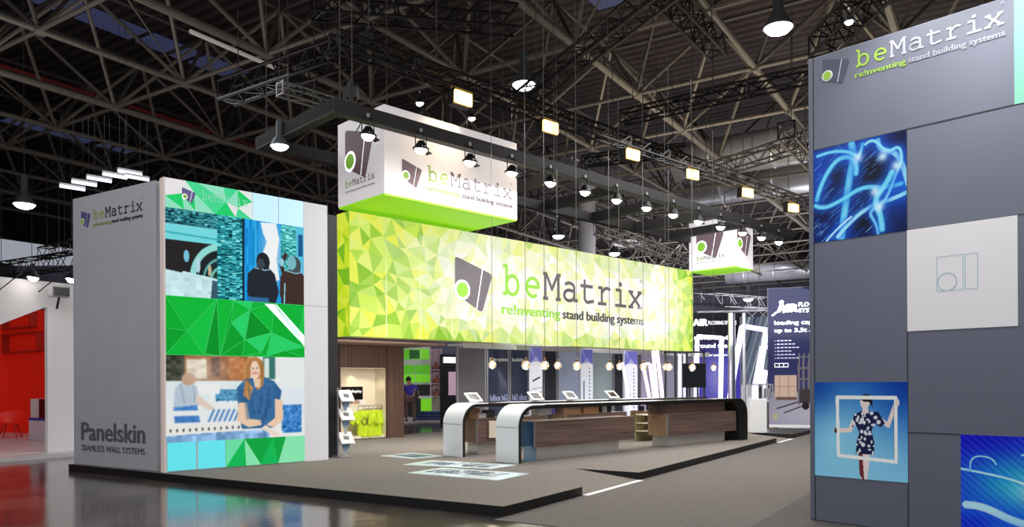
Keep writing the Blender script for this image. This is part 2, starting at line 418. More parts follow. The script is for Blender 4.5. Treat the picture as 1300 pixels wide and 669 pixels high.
# glass floor tiles with printed film
tiles = [([(483,579),(523,575),(563,579),(523,582.5)], 'leftmost of the backlit white floor panels, beside the rear counter'),
         ([(512,590),(547,584.5),(656,590.5),(623,595.5)], 'middle backlit white floor panel by the foot of the front counter'),
         ([(517,600.5),(560,594),(672,601.5),(632,610)], 'largest backlit white floor panel, nearest the platform edge')]
M_tile = mat('backlit_floor_glass', (205, 218, 218), .15, emis=.28, ecol=(215,232,235))
M_ink = mat('floor_print_ink', (40, 62, 96), .3)
for q, lab in tiles:
    ps = [G(u, v, PZ) for u, v in q]; c = sum(ps, Vector())/4
    mm = M(); b4 = [(p.x-c.x, p.y-c.y) for p in ps]; mm.prism(b4, .0, .006, 'z'); o = mm.build('floor_light_panel', M_tile)
    o.location = c; tag(o, lab, 'floor panel')
    e1 = Vector(b4[2])-Vector(b4[1]); e2 = Vector(b4[0])-Vector(b4[1]); o0 = Vector(b4[1])
    mm = M()
    for i in range(14):
        for j in range(3):
            p = o0+e1*(.12+.055*i)+e2*(.25+.2*j); ww = .035+.03*random.random()
            if random.random() < .25: continue
            mm.poly([(p.x-ww,p.y-ww,.0075),(p.x+ww,p.y-ww,.0075),(p.x+ww,p.y+ww,.0075),(p.x-ww,p.y+ww,.0075)])
    for k in (.3, .62):
        p = o0+e1*k+e2*.5
        for t in range(7):
            a = t*.9; mm.poly([(p.x+.16*math.cos(a+d_)*s_, p.y+.16*math.sin(a+d_)*s_, .008) for d_, s_ in ((0,.3),(.3,1),(.6,1),(.8,.4))])
    mm.build('printed_pattern', M_ink, o, fixn=False)

# ---- ceiling
mc = mat('roof_deck', (48, 36, 34), .8)
nt = mc.node_tree; b = nt.nodes['Principled BSDF']; tc = nt.nodes.new('ShaderNodeTexCoord')
wv = nt.nodes.new('ShaderNodeTexWave'); wv.wave_type = 'BANDS'; wv.bands_direction = 'X'; wv.inputs['Scale'].default_value = .55; wv.inputs['Distortion'].default_value = 0
rp = nt.nodes.new('ShaderNodeValToRGB'); rp.color_ramp.elements[0].position = .3; rp.color_ramp.elements[1].position = .65
rp.color_ramp.elements[0].color = lin((20,17,19))+(1,); rp.color_ramp.elements[1].color = lin((62,47,47))+(1,)
nt.links.new(tc.outputs['Object'], wv.inputs['Vector']); nt.links.new(wv.outputs['Fac'], rp.inputs[0]); nt.links.new(rp.outputs[0], b.inputs['Base Color'])
ZL = HC+11.0; DU = 3.1; ZU = ZL+DU
o = M().box(-45, 75, -60, 70, 0, .2).build('ceiling', mc); o.location = (0, 30, ZU+1.0); o.rotation_euler = (0,0,FB); tag(o, kind='structure')
M_hallw = mat('hall_wall', (34, 33, 38), .9); M_hallb = mat('hall_back_wall', (96, 94, 108), .9, noise=.3, nscale=.4)  # back wall painted paler to stand in for bright haze in the far hall
o = M().box(-70, 70, 0, .5, 0, ZU+1).build('wall_back', M_hallb); o.location = (0, 96, 0); tag(o, kind='structure')
o = M().box(-.5, 0, 0, 100, 0, ZU+1).build('wall_left', M_hallw); o.location = (-62, -4, 0); tag(o, kind='structure')
o = M().box(0, .5, 0, 100, 0, ZU+1).build('wall_right', M_hallw); o.location = (64, -4, 0); tag(o, kind='structure')

# ---- space frame
N0 = Vector((0.191*11, 2.27*11)); S1, S2 = .455*11, .405*11
sf = thing('roof_space_frame', 'big tubular steel space frame carrying the dark hall roof', 'roof frame', (N0.x, N0.y, ZL), FB)
M_pipe = mat('grey_olive_pipe', (114, 108, 98), .5, .25, noise=.08, nscale=3)
M_piped = mat('dark_pipe', (74, 70, 66), .55, .25)
I0, I1, J0, J1 = -4, 14, -7, 9
for j in range(J0, J1+1):
    mm = M(); mm.tube((I0*S1, j*S2, 0), (I1*S1, j*S2, 0), .135 if j % 2 == 0 else .10, 10)
    for i in range(I0, I1+1): mm.tube((i*S1-.16, j*S2, 0), (i*S1+.16, j*S2, 0), .17, 8)
    mm.build('lower_chord', M_pipe, sf, smooth=False)
for i in range(I0, I1+1):
    M().tube((i*S1, J0*S2, 0), (i*S1, J1*S2, 0), .075, 8).build('cross_chord', M_pipe, sf)
for j in range(J0, J1):
    mm = M(); mm.tube(((I0+.5)*S1, (j+.5)*S2, DU), ((I1-.5)*S1, (j+.5)*S2, DU), .085, 6); mm.build('upper_chord', M_piped, sf)
for i in range(I0, I1):
    mm = M(); mm.tube(((i+.5)*S1, (J0+.5)*S2, DU), ((i+.5)*S1, (J1-.5)*S2, DU), .075, 6); mm.build('upper_cross_chord', M_piped, sf)
for i in range(I0, I1):
    mm = M()
    for j in range(J0, J1):
        t = ((i+.5)*S1, (j+.5)*S2, DU)
        for di in (0, 1):
            for dj in (0, 1): mm.tube(((i+di)*S1, (j+dj)*S2, 0), t, .072, 6, caps=False)
        if (i+j) % 2 == 0: mm.tube(((i)*S1, j*S2, 0), ((i+1)*S1, (j+1)*S2, 0), .03, 5, caps=False)
    mm.build('diagonal_web', M_pipe if i % 3 else M_piped, sf)
# skylights (bluish strips of glazing above the frame)
M_sky = mat('skylight_glass', (70, 76, 104), .3, emis=.22, ecol=(84,92,136))
def sfl(u, v, z):
    p = gz0(u, v, z); d = Vector((p.x-N0.x, p.y-N0.y, 0)); return d.dot(ldir(FB)), d.dot(ldir(FB+PI/2))
def gz0(u, v, z):
    x, y = xy_(u, v); Y = (HC-z)*F/y; return Vector((x/F*Y, Y, z))
SK = []
for (ua, va, ub, vb, hw) in ((95, 5, 300, 100, .9), (760, 15, 800, -5, .6), (120, 190, 60, 160, .5)):
    a_ = sfl(ua, va, ZU+.95); b2_ = sfl(ub, vb, ZU+.95); SK.append((min(a_[0], b2_[0])-2, max(a_[0], b2_[0]), (a_[1]+b2_[1])/2))
for k, (bx0, bx1, by) in enumerate(SK):
    o = M()
    x = bx0
    while x < bx1: o.box(x, x+2.3, by-.7, by+.7, -.06, 0); x += 2.6
    o = o.build('window_%d' % (k+1), M_sky); o.location = (N0.x, N0.y, ZU+.98); o.rotation_euler = (0,0,FB); tag(o, kind='structure')
# round ducts
M_duct = mat('galvanised_duct', (200, 202, 208), .28, .55, noise=.06, nscale=2)
for k, (u, v, Y, lab) in enumerate([(985,187,37,'upper shiny round ventilation duct below the roof on the right'), (985,228,44,'lower shiny round ventilation duct below the roof on the right'),(985,345,78,'distant ventilation duct low over the far stands')]):
    p = AT(u, v, Y); d = ldir(FB+PI/2); t = thing('ventilation_duct', lab, 'duct', p, FB+PI/2)
    mm = M(); mm.tube((-16,0,0), (5,0,0), .95 if k < 2 else .9, 24); mm.build('duct_tube', M_duct, t, smooth=True)
    for x in range(-15, 5, 3): M().tube((x,0,0), (x+.08,0,0), .99, 24).build('duct_collar', M_duct, t)
    for x in range(-14, 5, 6): M().tube((x,0,0), (x,0,ZL-p.z), .03, 5).build('hanger_rod', M_piped, t)
# red sprinkler pipe
p = AT(150, 130, 36); o = M().tube((-14,0,0),(12,0,0),.09,8).build('sprinkler_pipe', mat('red_pipe', (120,40,34), .5)); o.location = p; o.rotation_euler = (0,0,FB); tag(o, 'dark red sprinkler pipe running under the roof at upper left', 'pipe')
# building column
p = AT(746, 487, 42); o = M().tube((0,0,0),(0,0,p.z*0+ZL),.47,28).build('hall_column', mat('concrete_grey', (176,176,182), .7)); o.location = (p.x, p.y, 0); tag(o, 'round pale grey hall column rising behind the long green banner', 'column')

# ================================================================== LED TOWER
T0 = G(211, 600, PZ); TW = on_plane(416.7, 540, T0, FA)[0]; H5 = 5.0; ux = TW/3
tw = thing('video_tower', 'tall white exhibition tower with a large green video wall on its front', 'video wall', T0, FA)
M().box(0, TW, 0, .16, 0, H5).build('wall_core', mat('tower_white', (226,226,230), .45), tw, bevel=.01)
mp = mapF(0, 0, 0)
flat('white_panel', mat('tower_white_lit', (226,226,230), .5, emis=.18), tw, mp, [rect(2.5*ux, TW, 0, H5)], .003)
flat('panel_seam', mat('pale_seam', (190,190,196), .6), tw, mp, [rect(2.52*ux, TW, 3.0, 3.012)], .005)
def g1(cx, cz, r):
    a = r.random()
    return [(14,170,60),(20,190,70),(40,210,90),(10,150,50),(110,226,140),(24,200,80)][int(a*6)]
def g2(cx, cz, r):
    return [(20,190,90),(60,215,130),(110,230,170),(30,200,100),(140,236,180),(16,170,70),(50,222,120)][r.randrange(7)]
def g0(cx, cz, r):
    return [(30,215,110),(225,240,235),(235,245,240),(70,225,150),(240,236,240),(150,235,200)][r.randrange(6)]
facets('led_screen', M_attr, tw, mp, 0, 1.5*ux, 4.5, 5, .3, g0, .006, 3)['label'] = 'top led strip of green and white facets with small logo'
emblem(tw, mp, .17*ux*1.6, 4.88, .24, mat('tower_emblem', (90,80,130), .5, emis=.5), M_greenE, M_whtE, .009)
letters(mat('mint_letters', (120,190,160), .5, emis=.7), tw, mp, 'beMatrix', .6*ux, 4.72, .105, .17, .014, .01)
for k in (1.5, 2.0): flat('led_tile', mat('pale_blue_led', (176,212,236), .4, emis=.75), tw, mp, [rect(k*ux+.008, (k+.5)*ux-.008, 4.5, 5)], .006)
# two people in front of a glowing doorway, arch window, stone cladding
cv = Canvas(300, 180, 2.5/1.5, (40,180,190)); S = 2.5/1.5/2.5     # x in units of picture height; ux -> S*... 
cv.rect(0,.60,0,1,(36,34,34)); cv.rect(0,.60,.83,1,(30,120,130)); cv.noise(55,0,.60,.83,1,6,2)
cv.rect(0,.60,.64,.82,(120,225,232)); cv.line([(0,.72),(.6,.70)],.02,(60,180,190))
for rr, c in ((.44,(150,226,220)),(.36,(28,34,40)),(.27,(90,170,170)),(.24,(30,44,48)),(.17,(120,200,190)),(.14,(36,60,56))): cv.ell(.64,.22,rr*.85,rr,c)
cv.rect(.60,2,0,1,(30,50,60)); cv.line([(.2,.28),(.6,.22)],.03,(200,240,240))
cv.ell(.23,.47,.03,.07,(120,200,230)); cv.ell(.36,.38,.025,.09,(190,220,235)); cv.ell(.49,.33,.02,.07,(200,190,150))
cv.poly([(0,0),(.6,0),(.6,.18),(.45,.24),(.0,.30)],(205,238,242)); cv.poly([(.5,0),(.6,0),(.6,.2),(.52,.22)],(60,90,110)); cv.noise(10,0,.5,0,.28,12,8)
for i in range(0, 3): pass
cv.rect(.58,.87,0,1,(36,150,160)); cv.noise(60,.58,.87,0,1,8,2); cv.noise(25,.58,.87,0,1,2,2)
cv.rect(.87,1.36,0,1,(20,150,225)); cv.rect(.87,.90,0,1,(12,40,60)); cv.noise(12,.9,1.36,0,1,3,40)
cv.rect(1.03,1.05,0,1,(50,180,235)); 
cv.poly([(1.10,.98),(1.30,1.0),(1.34,.8),(1.30,.55),(1.34,.3),(1.22,.25),(1.18,.4),(1.12,.6),(1.18,.75),(1.13,.85)],(240,248,252)); cv.glow(1.25,.62,.12,.3,(255,255,255),.8)
cv.rect(1.36,1.56,.2,1,(70,180,180)); cv.noise(55,1.36,1.56,.2,1,8,2)
cv.rect(1.56,1.67,0,1,(90,200,230)); cv.rect(1.59,1.65,.62,.9,(20,90,150))
def person(x, c1, hair, s=1.0):
    cv.poly([(x-.16*s,0),(x-.2*s,.12),(x-.19*s,.34),(x-.1*s,.43),(x+.06*s,.45),(x+.15*s,.36),(x+.2*s,.15),(x+.16*s,0)],c1)
    cv.ell(x+.0,.50,.085*s,.115*s,hair); cv.line([(x-.1*s,.42),(x+.02,.40),(x+.1*s,.42)],.012,(150,200,220))
cv.blur(1); person(1.13,(34,40,50),(28,34,44)); cv.ell(1.10,.47,.05,.07,(60,70,80)); cv.rect(.95,1.2,0,.06,(50,110,160))
person(1.54,(66,46,42),(70,80,84)); cv.ell(1.50,.53,.06,.09,(120,190,200)); cv.line([(1.42,.3),(1.36,.5),(1.42,.62)],.05,(66,46,42)); cv.ell(1.37,.52,.03,.05,(150,210,230))
cv.line([(1.40,0),(1.41,.26)],.015,(150,210,220))
cv.build('led_screen', M_attr, tw, mp, 0, 2.5*ux, 3.0, 4.5, .006)['label'] = 'led picture of two people from behind at a glowing doorway beside stone cladding'
PTS = [(0,0),(.62,0),(.9,0),(1.3,.0),(1.75,.0),(2.5,0),(0,1),(.85,1),(1.15,1),(1.5,1),(1.9,1),(2.5,1),(0,.45),(.35,.42),(.65,.03),(1.1,.6),(1.45,.85),(1.35,.3),(1.85,.45),(2.1,.12),(2.5,.2),(1.65,.07),(2.4,.42)]
_v, _e, _f, *_r = delaunay_2d_cdt([Vector((x*ux, 2+z)) for x, z in PTS], [(7,1),(8,2),(16,3),(15,16),(17,18),(18,20),(10,20)], [], 0, 1e-6)
rg = random.Random(4); GC = [(8,178,52),(12,190,58),(6,166,46),(18,200,70),(10,184,60),(4,152,42),(40,216,110)]
colmesh('led_screen', M_attr, tw, mp, [(v[0], v[1]) for v in _v], [tuple(f) for f in _f], [GC[rg.randrange(7)] for f in _f], .006)['label'] = 'led strip of bright green facets'
flat('facet_lines', mat('facet_line', (50,205,100), .5, emis=.3), tw, mp, sum([stroke([tuple(_v[a]), tuple(_v[b])], .010) for a, b in _e], []), .009)
flat('facet_highlight', mat('pale_facet', (215,232,240), .5, emis=.85), tw, mp, [[(1.72*ux,2.98),(1.95*ux,2.98),(2.5*ux,2.42),(2.5*ux,2.22)]], .010)
# woman at a workbench
cv = Canvas(300, 180, 2.5/1.5, (236,240,240))
cv.rect(0,.95,.70,1,(150,96,60)); cv.rect(0,.2,.66,1,(60,64,50)); cv.rect(.22,.45,.72,.95,(226,214,190)); cv.rect(.5,.6,.75,.98,(90,60,44)); cv.rect(.7,.9,.72,.98,(190,120,70)); cv.noise(14,0,.95,.7,1,10,8); cv.blur(3)
cv.rect(1.12,1.28,.72,1,(60,120,110)); cv.rect(1.14,1.20,.74,.98,(220,235,230))
cv.rect(0,.9,.48,.70,(226,236,238)); cv.rect(.55,.85,.46,.60,(80,150,190)); cv.noise(24,.5,.88,.44,.58,4,4); cv.rect(.3,.6,.55,.66,(240,244,244))
cv.poly([(1.3,.25),(1.66,.25),(1.66,.62),(1.34,.62)],(228,238,244)); cv.rect(1.36,1.62,.05,.40,(60,130,200)); cv.noise(22,1.34,1.62,.05,.4,4,5)
cv.poly([(.08,.38),(.1,.62),(.2,.72),(.34,.64),(.38,.42)],(186,202,216)); cv.line([(.16,.66),(.2,.45)],.012,(140,160,180)); cv.line([(.3,.64),(.32,.45)],.012,(140,160,180)); cv.ell(.25,.72,.08,.07,(190,150,120)); cv.poly([(.1,.18),(.08,.40),(.34,.42),(.38,.2)],(70,130,200)); cv.noise(8,.08,.38,.18,.42,4,4)
cv.poly([(.34,.55),(.54,.38),(.52,.32),(.32,.46)],(228,210,196)); cv.rect(.0,1.35,.30,.36,(234,240,238))
for i in range(12): cv.line([(.42+.03*i,.18),(.5+.03*i,.36)],.018,(40,110,190) if i % 2 else (220,230,236))
cv.poly([(0,0),(1.4,0),(1.3,.22),(0,.22)],(238,240,238)); cv.rect(0,1.2,0,.1,(90,150,215),.7); cv.noise(18,0,1.2,0,.1,10,12); cv.blur(2)
cv.poly([(0,.08),(1.3,.12),(1.3,.20),(0,.19)],(240,238,232))
for i in range(16): cv.ell(.05+.07*i,.135+.001*i,.012,.02,(90,90,100))
# woman
cv.poly([(.86,.12),(.82,.30),(.80,.62),(.9,.72),(1.10,.76),(1.26,.70),(1.34,.60),(1.30,.40),(1.26,.12)],(58,110,160)); cv.noise(5,.8,1.34,.12,.74,4,4)
cv.poly([(.80,.62),(.90,.60),(.93,.44),(.84,.42)],(50,100,150)); cv.poly([(1.26,.66),(1.36,.58),(1.34,.46),(1.25,.48)],(50,100,150))
cv.poly([(.82,.44),(.80,.22),(.94,.14),(1.10,.16),(1.10,.22),(.95,.24),(.92,.44)],(240,205,176)); cv.poly([(1.27,.48),(1.37,.46),(1.38,.22),(1.26,.12),(1.16,.16),(1.27,.24)],(240,205,176))
cv.poly([(1.0,.76),(.88,.72),(.88,.86),(.93,.98),(1.04,1.0),(1.12,.94),(1.14,.80),(1.12,.64),(1.05,.58),(1.02,.70)],(196,140,84))
cv.poly([(.90,.72),(.88,.52),(.96,.46),(1.0,.62)],(206,150,90)); cv.ell(1.02,.83,.065,.11,(246,214,190)); cv.poly([(1.0,.72),(1.1,.72),(1.08,.62),(1.02,.62)],(240,205,180))
cv.line([(.93,.88),(.98,.96),(1.06,.95),(1.10,.84)],.03,(190,132,76)); cv.line([(1.0,.79),(1.05,.795)],.012,(190,90,90)); cv.ell(1.0,.85,.008,.01,(70,60,60)); cv.ell(1.05,.855,.008,.01,(70,60,60))
for x0,y0,x1,y1 in ((.95,.6,1.0,.3),(1.1,.55,1.08,.3),(1.2,.6,1.15,.25),(.9,.5,.93,.25),(1.22,.45,1.1,.2)): cv.line([(x0,y0),(x1,y1)],.018,(36,78,122),.5,True)
for x0,y0,x1,y1 in ((.94,.9,.90,.55),(1.12,.9,1.1,.66),(.97,.95,.94,.6),(1.09,.95,1.12,.75)): cv.line([(x0,y0),(x1,y1)],.012,(150,98,52),.6,True)
cv.glow(.99,.80,.02,.02,(232,160,140),.5); cv.glow(1.06,.80,.02,.02,(232,160,140),.5); cv.line([(1.025,.85),(1.028,.815)],.008,(214,170,145))
cv.poly([(1.15,.16),(1.35,.02),(1.28,0),(1.1,.12)],(240,222,206)); cv.glow(.45,.8,.3,.2,(255,250,240),.35); cv.blur(2)
cv.build('led_screen', M_attr, tw, mp, 0, 2.5*ux, .5, 2.0, .006)['label'] = 'led picture of a woman in a blue shirt at a workbench'
for k in (0, .5): flat('led_tile', mat('aqua_led', (84,196,206), .4, emis=.85), tw, mp, [rect(k*ux+.02, (k+.5)*ux-.012, .02, .5)], .006)
facets('led_screen', M_attr, tw, mp, 1.0*ux, 2.5*ux, 0.01, .5, .38, g2, .006, 9)['label'] = 'bottom led strip of green facets'
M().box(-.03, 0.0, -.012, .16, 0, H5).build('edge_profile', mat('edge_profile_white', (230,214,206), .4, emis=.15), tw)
# grey left wall of the tower
PA = G(198.5, 598.5, PZ); PB = G(93.8, 589.2, PZ); dv = PB-PA; LW = dv.length; angw = math.atan2(dv.y, dv.x)-PI/2
lw = thing('grey_side_wall', 'tall grey seamless wall with small logo at top and dark wording at the bottom', 'wall panel', PA, angw)
M().box(0, .145, 0, LW, 0, H5+.0).build('wall_skin', M_greyw, lw, bevel=.012)
msd = mapS(0, 0, 0, LW)
def sl(u, v):
    s, z = on_plane(u, v, PA, angw+PI/2); return LW-s, z-PZ
a = sl(118.5, 278.8); b_ = sl(181.5, 268)
logo(lw, msd, a[0], a[1], b_[0]-a[0], mat('wall_emblem', (84,84,128), .5), mat('wall_lime', (150,180,70), .5), mat('wall_dark_text', (52,50,56), .5), mat('wall_dark_text2', (40,38,44), .5), M_wht, .006)
a = sl(104, 556.5); b_ = sl(184, 556)
M_ps = mat('wall_wordmark', (92,92,96), .5)
text('lettering', M_ps, lw, msd, 'Panelskin', a[0], a[1]-.02, b_[0]-a[0], .34, .022, .006)
text('lettering', M_ps, lw, msd, 'SEAMLESS WALL SYSTEMS', a[0], a[1]-.22, b_[0]-a[0], .11, .02, .006)
# dark wall behind the tower
D0 = G(417, 582, PZ)+ldir(FA)*.02
o = M().box(0, .42, .02, .9, 0, 4.95).build('black_end_wall', M_dark, None, bevel=.01); o.location = D0+ldir(A2)*.25+ldir(FA)*-.05; o.rotation_euler = (0,0,FA)
tag(o, 'narrow anthracite wall end between the video tower and the green banner', 'wall panel')

# ================================================================== BANNER
B0 = AT(444, 426.5, 18.3); BZ = B0.z; BW = on_plane(879.6, 400, B0, FA)[0]; BH = (426.5-267.7)*18.3/F
bn = thing('hanging_banner', 'very long backlit lime green and white facet banner with big grey lettering', 'banner', B0, FA)
M().box(0, BW, 0, .55, 0, BH).build('light_box', mat('banner_frame', (190,200,120), .5), bn)
def cb_(cx, cz, r):
    fx = cx/BW; fz = cz/BH
    wgt = max(0, 1-fx/.26)*1.2+max(0, (fx-.88)/.12)*1.0+max(0, (.22-fz)/.22)*.75+max(0, (fz-.80)/.2)*.45
    wgt = min(1, wgt)*.85+r.uniform(-.13,.13)
    G_ = [(160,208,60),(180,220,78),(204,234,90),(222,238,110),(146,198,56),(230,238,84)]
    W_ = [(253,251,240),(253,250,246),(250,250,218),(254,252,250),(246,248,190)]
    a, b__ = G_[r.randrange(6)], W_[r.randrange(5)]
    k = max(0, min(1, wgt*1.15)); return tuple(a[i]*k+b__[i]*(1-k) for i in range(3))
facets('printed_face', M_ban, bn, mapF(), 0, BW, 0, BH, .33, cb_, .004, 21)
def cl_(cx, cz, r): return [(150,200,20),(176,214,30),(196,220,40),(120,180,30),(210,225,60)][r.randrange(5)]
facets('printed_side', M_ban, bn, mapS(0,0,0,.55), 0, .55, 0, BH, .36, cl_, .004, 22)
def sb_(u, v):
    s, z = on_plane(u, v, B0, FA); return s, z-BZ
a = sb_(637, 372.7); b_ = sb_(816, 391)
logo(bn, mapF(), a[0], a[1], b_[0]-a[0], M_purpleE, M_greenE, M_greyE, M_darkE, M_whtE, .008)
sm = M()
for k in range(1, 14):
    sm.box(BW*k/14-.006, BW*k/14+.006, -.0065, -.005, 0, BH)
sm.build('panel_joint', mat('banner_joint', (200,205,170), .6, emis=.5), bn)

# ================================================================== HANGING BOX SIGNS
K1 = 17.1
H1 = AT(488, 246, K1)
def hangbox(o, L, D, H, label, both):
    t = thing('hanging_box_sign', label, 'hanging sign', o, FA, 'white box signs hung above the banner')
    M().box(0, L, 0, D, .02, H).build('box_body', M_boxw, t)
    M().box(.01, L-.01, .01, D-.01, -.02, .02).build('underside', M_limeE, t)
    mS = mapS(0, 0, 0, D)
    pur = mat('box_emblem', (112,92,100), .5, emis=.15); gre = mat('box_grey_text', (104,96,102), .5, emis=.1); dk = mat('box_dark_text', (84,78,82), .5, emis=.1); gn = mat('box_green_text', (150,188,84), .5, emis=.05); wh = M_whtE
    emblem(t, mS, D*.17, H*.90, D*.62, pur, M_greenE, wh, .006, kz=1.0)
    letters(gn, t, mS, 'be', D*.17, H*.215, D*.08, H*.075, .022, .006)
    letters(gre, t, mS, 'Matrix', D*.33, H*.215, D*.08, H*.075, .022, .006)
    text('tagline', dk, t, mS, 're!nventing stand building systems', D*.17, H*.15, D*.64, .045, .01, .006)
    if both == 1: logo(t, mapF(), L*.29, H*.26, L*.67, pur, gn, gre, dk, wh, .006)
    else: emblem(t, mapF(), L*.15, H*.85, L*.75, pur, M_greenE, wh, .006)
    for x in (.25, L-.25):
        for y in (.25, D-.25): M().tube((x,y,H), (x,y,ZL-o.z-.1), .010, 5).build('suspension_wire', M_piped, t)
    return t
L1 = on_plane(656.3, 270, H1, FA)[0]; D1 = on_plane(429.4, 260, H1, A2)[0]; HH = 114*K1/F
hangbox(H1, L1, D1, HH, 'large white box sign with lime underside hanging above the left end of the banner', 1)
H2 = AT(932, 341, 28.0); H2.z = H1.z
L2 = on_plane(956, 340, H2, FA)[0]; D2 = on_plane(875, 340, H2, A2)[0]
hangbox(H2, L2, D2, HH*.92, 'small white box sign with lime underside hanging above the right end of the banner', 2)
# ================================================================== LIGHTING FRAME
ZB = 7.0
Q0 = Vector(AT(426, 136, 15.2)); ZB = Q0.z
def gz(u, v, z): 
    x, y = xy_(u, v); Y = (HC-z)*F/y; return Vector((x/F*Y, Y, z))
fr = thing('lighting_frame', 'suspended rectangular frame of matt black beams above the stand carrying the spotlights', 'lighting frame', Q0, FA)
FL = on_plane(1004, 330, Q0, FA)[0]; FD = 3.15
M().box(-.12, FL, -.12, .12, -.14, .14).build('front_beam', M_beam, fr, bevel=.01)
M().box(-.12, FL, FD-.12, FD+.12, -.14, .14).build('rear_beam', M_beam, fr, bevel=.01)
xs_ = [0, FL*.36, FL*.48, FL*.60, FL*.72, FL*.84, FL-.12]
for i, x in enumerate(xs_): M().box(x-.12, x+.12, .12, FD-.12, -.14, .14).build('cross_beam', M_beam, fr, bevel=.01)
M().tube((-.13,-.14,-.15), (-.13,FD,-.15), .02, 6).build('cable', M_piped, fr)
for x in (.1, FL*.33, FL*.66, FL-.1):
    for y in (0, FD): M().tube((x,y,.14), (x,y,ZL-Q0.z-.1), .012, 5).build('suspension_wire', M_piped, fr)

def make_spot(name, label, group):
    t = thing(name, label, 'spotlight', (0,0,0), FA, group)
    # hangs from a hook, head tilted towards +y and down
    M().path([(-.17,0,-.36),(-.17,0,-.08),(-.12,0,0),(.12,0,0),(.17,0,-.08),(.17,0,-.36)], .014, 6).build('yoke', M_trussb, t)
    M().box(-.03,.03,-.03,.03,0,.09).build('clamp', M_alu, t)
    h = M(); ax = Vector((0,.12,-.99)).normalized()
    c0 = Vector((0,-.02,-.28)); h.tube(c0, c0+ax*.12, .11, 16, .19); h.tube(c0+ax*.12, c0+ax*.16, .21, 16)
    h.tube(c0-ax*.06, c0, .07, 12, .11); hs = h.build('housing', M_trussb, t)
    lm = M(); cc = c0+ax*.10; lm.lathe([(.001,-.18)]+[(.17*math.sin(a_), -.18*math.cos(a_)) for a_ in np.linspace(.2,1.5,7)]+[(.001,.0)], 16, tuple(cc)); lm.build('lens', M_lampw, hs, smooth=True)
    b_ = M()
    for s_ in (-1, 1): b_.poly([Vector((s_*.12, -.02, -.36))+Vector(p) for p in ((0,-.1,-.1),(s_*.14,-.12,-.16),(s_*.14,.12,-.16),(0,.1,-.1))])
    b_.build('barn_door', M_trussb, t, fixn=False)
    return t
px = [463,530,592,645,694,738,778,816,850,882,910,938,962,984]
sp = None
for i, u in enumerate(px):
    s = on_plane(u, 250, Q0, FA)[0]
    loc = Q0+ldir(FA)*s+ldir(A2)*(-.13)+Vector((0,0,-.10)); loc.z = Q0.z-.08
    lab = '%s spotlight from the left on the front black beam' % ORD[i]
    if sp is None: sp = make_spot('spotlight', lab, 'spotlights along the front beam'); sp.location = loc; sp.scale = (.85,.85,.85); o = sp
    else: o = dup(sp, loc, None, lab)
    tgt = loc+ldir(A2)*1.6+Vector((0,0,-2.6))
    lamp('SPOT', loc+ldir(A2)*.12+Vector((0,0,-.55)), 48 if i < 4 else 60, (1,.95,.88), .08, tgt, 75, .8)
extra = AT(920, 263, 27)
o = dup(sp, extra, None, 'single bright spotlight above and left of the small box sign', None); del o['group']
M().tube((0,0,.08),(0,0,.7),.02,6).build('drop_rod', M_trussb, o)
# ================================================================== TRUSSES
def truss(p, q, w, h, label, m=M_trussb, tri=False, bay=.5, r=.038, cable=True):
    p, q = Vector(p), Vector(q); d = q-p; L = d.length; t = thing('truss', label, 'truss', p, math.atan2(d.y, d.x))
    t.rotation_euler = (0, -math.asin(d.z/L), math.atan2(d.y, d.x))
    ch = M(); cs = [(-w/2,-h/2),(w/2,-h/2),(w/2,h/2),(-w/2,h/2)] if not tri else [(-w/2,h/2),(w/2,h/2),(0,-h/2)]
    for y, z in cs: ch.tube((0,y,z), (L,y,z), r, 6)
    ch.build('chord', m, t)
    la = M(); n = max(2, int(L/bay))
    for i in range(n):
        x0, x1 = L*i/n, L*(i+1)/n
        for k in range(len(cs)):
            a, b_ = cs[k], cs[(k+1) % len(cs)]
            if i % 2: a, b_ = b_, a
            la.tube((x0,a[0],a[1]), (x1,b_[0],b_[1]), r*.55, 4, caps=False)
        for k in range(len(cs)):
            a, b_ = cs[k], cs[(k+1) % len(cs)]
            if i % 4 == 0: la.tube((x0,a[0],a[1]), (x0,b_[0],b_[1]), r*.55, 4, caps=False)
    la.build('lattice', m, t)
    if cable:
        for x in (L*.12, L*.5, L*.88):
            zt = ZL-(p.z+(q.z-p.z)*x/L)-.1
            if zt > .3: M().tube((x,0,h/2), (x,0,zt), .014, 5).build('hoist_chain', M_piped, t)
    return t
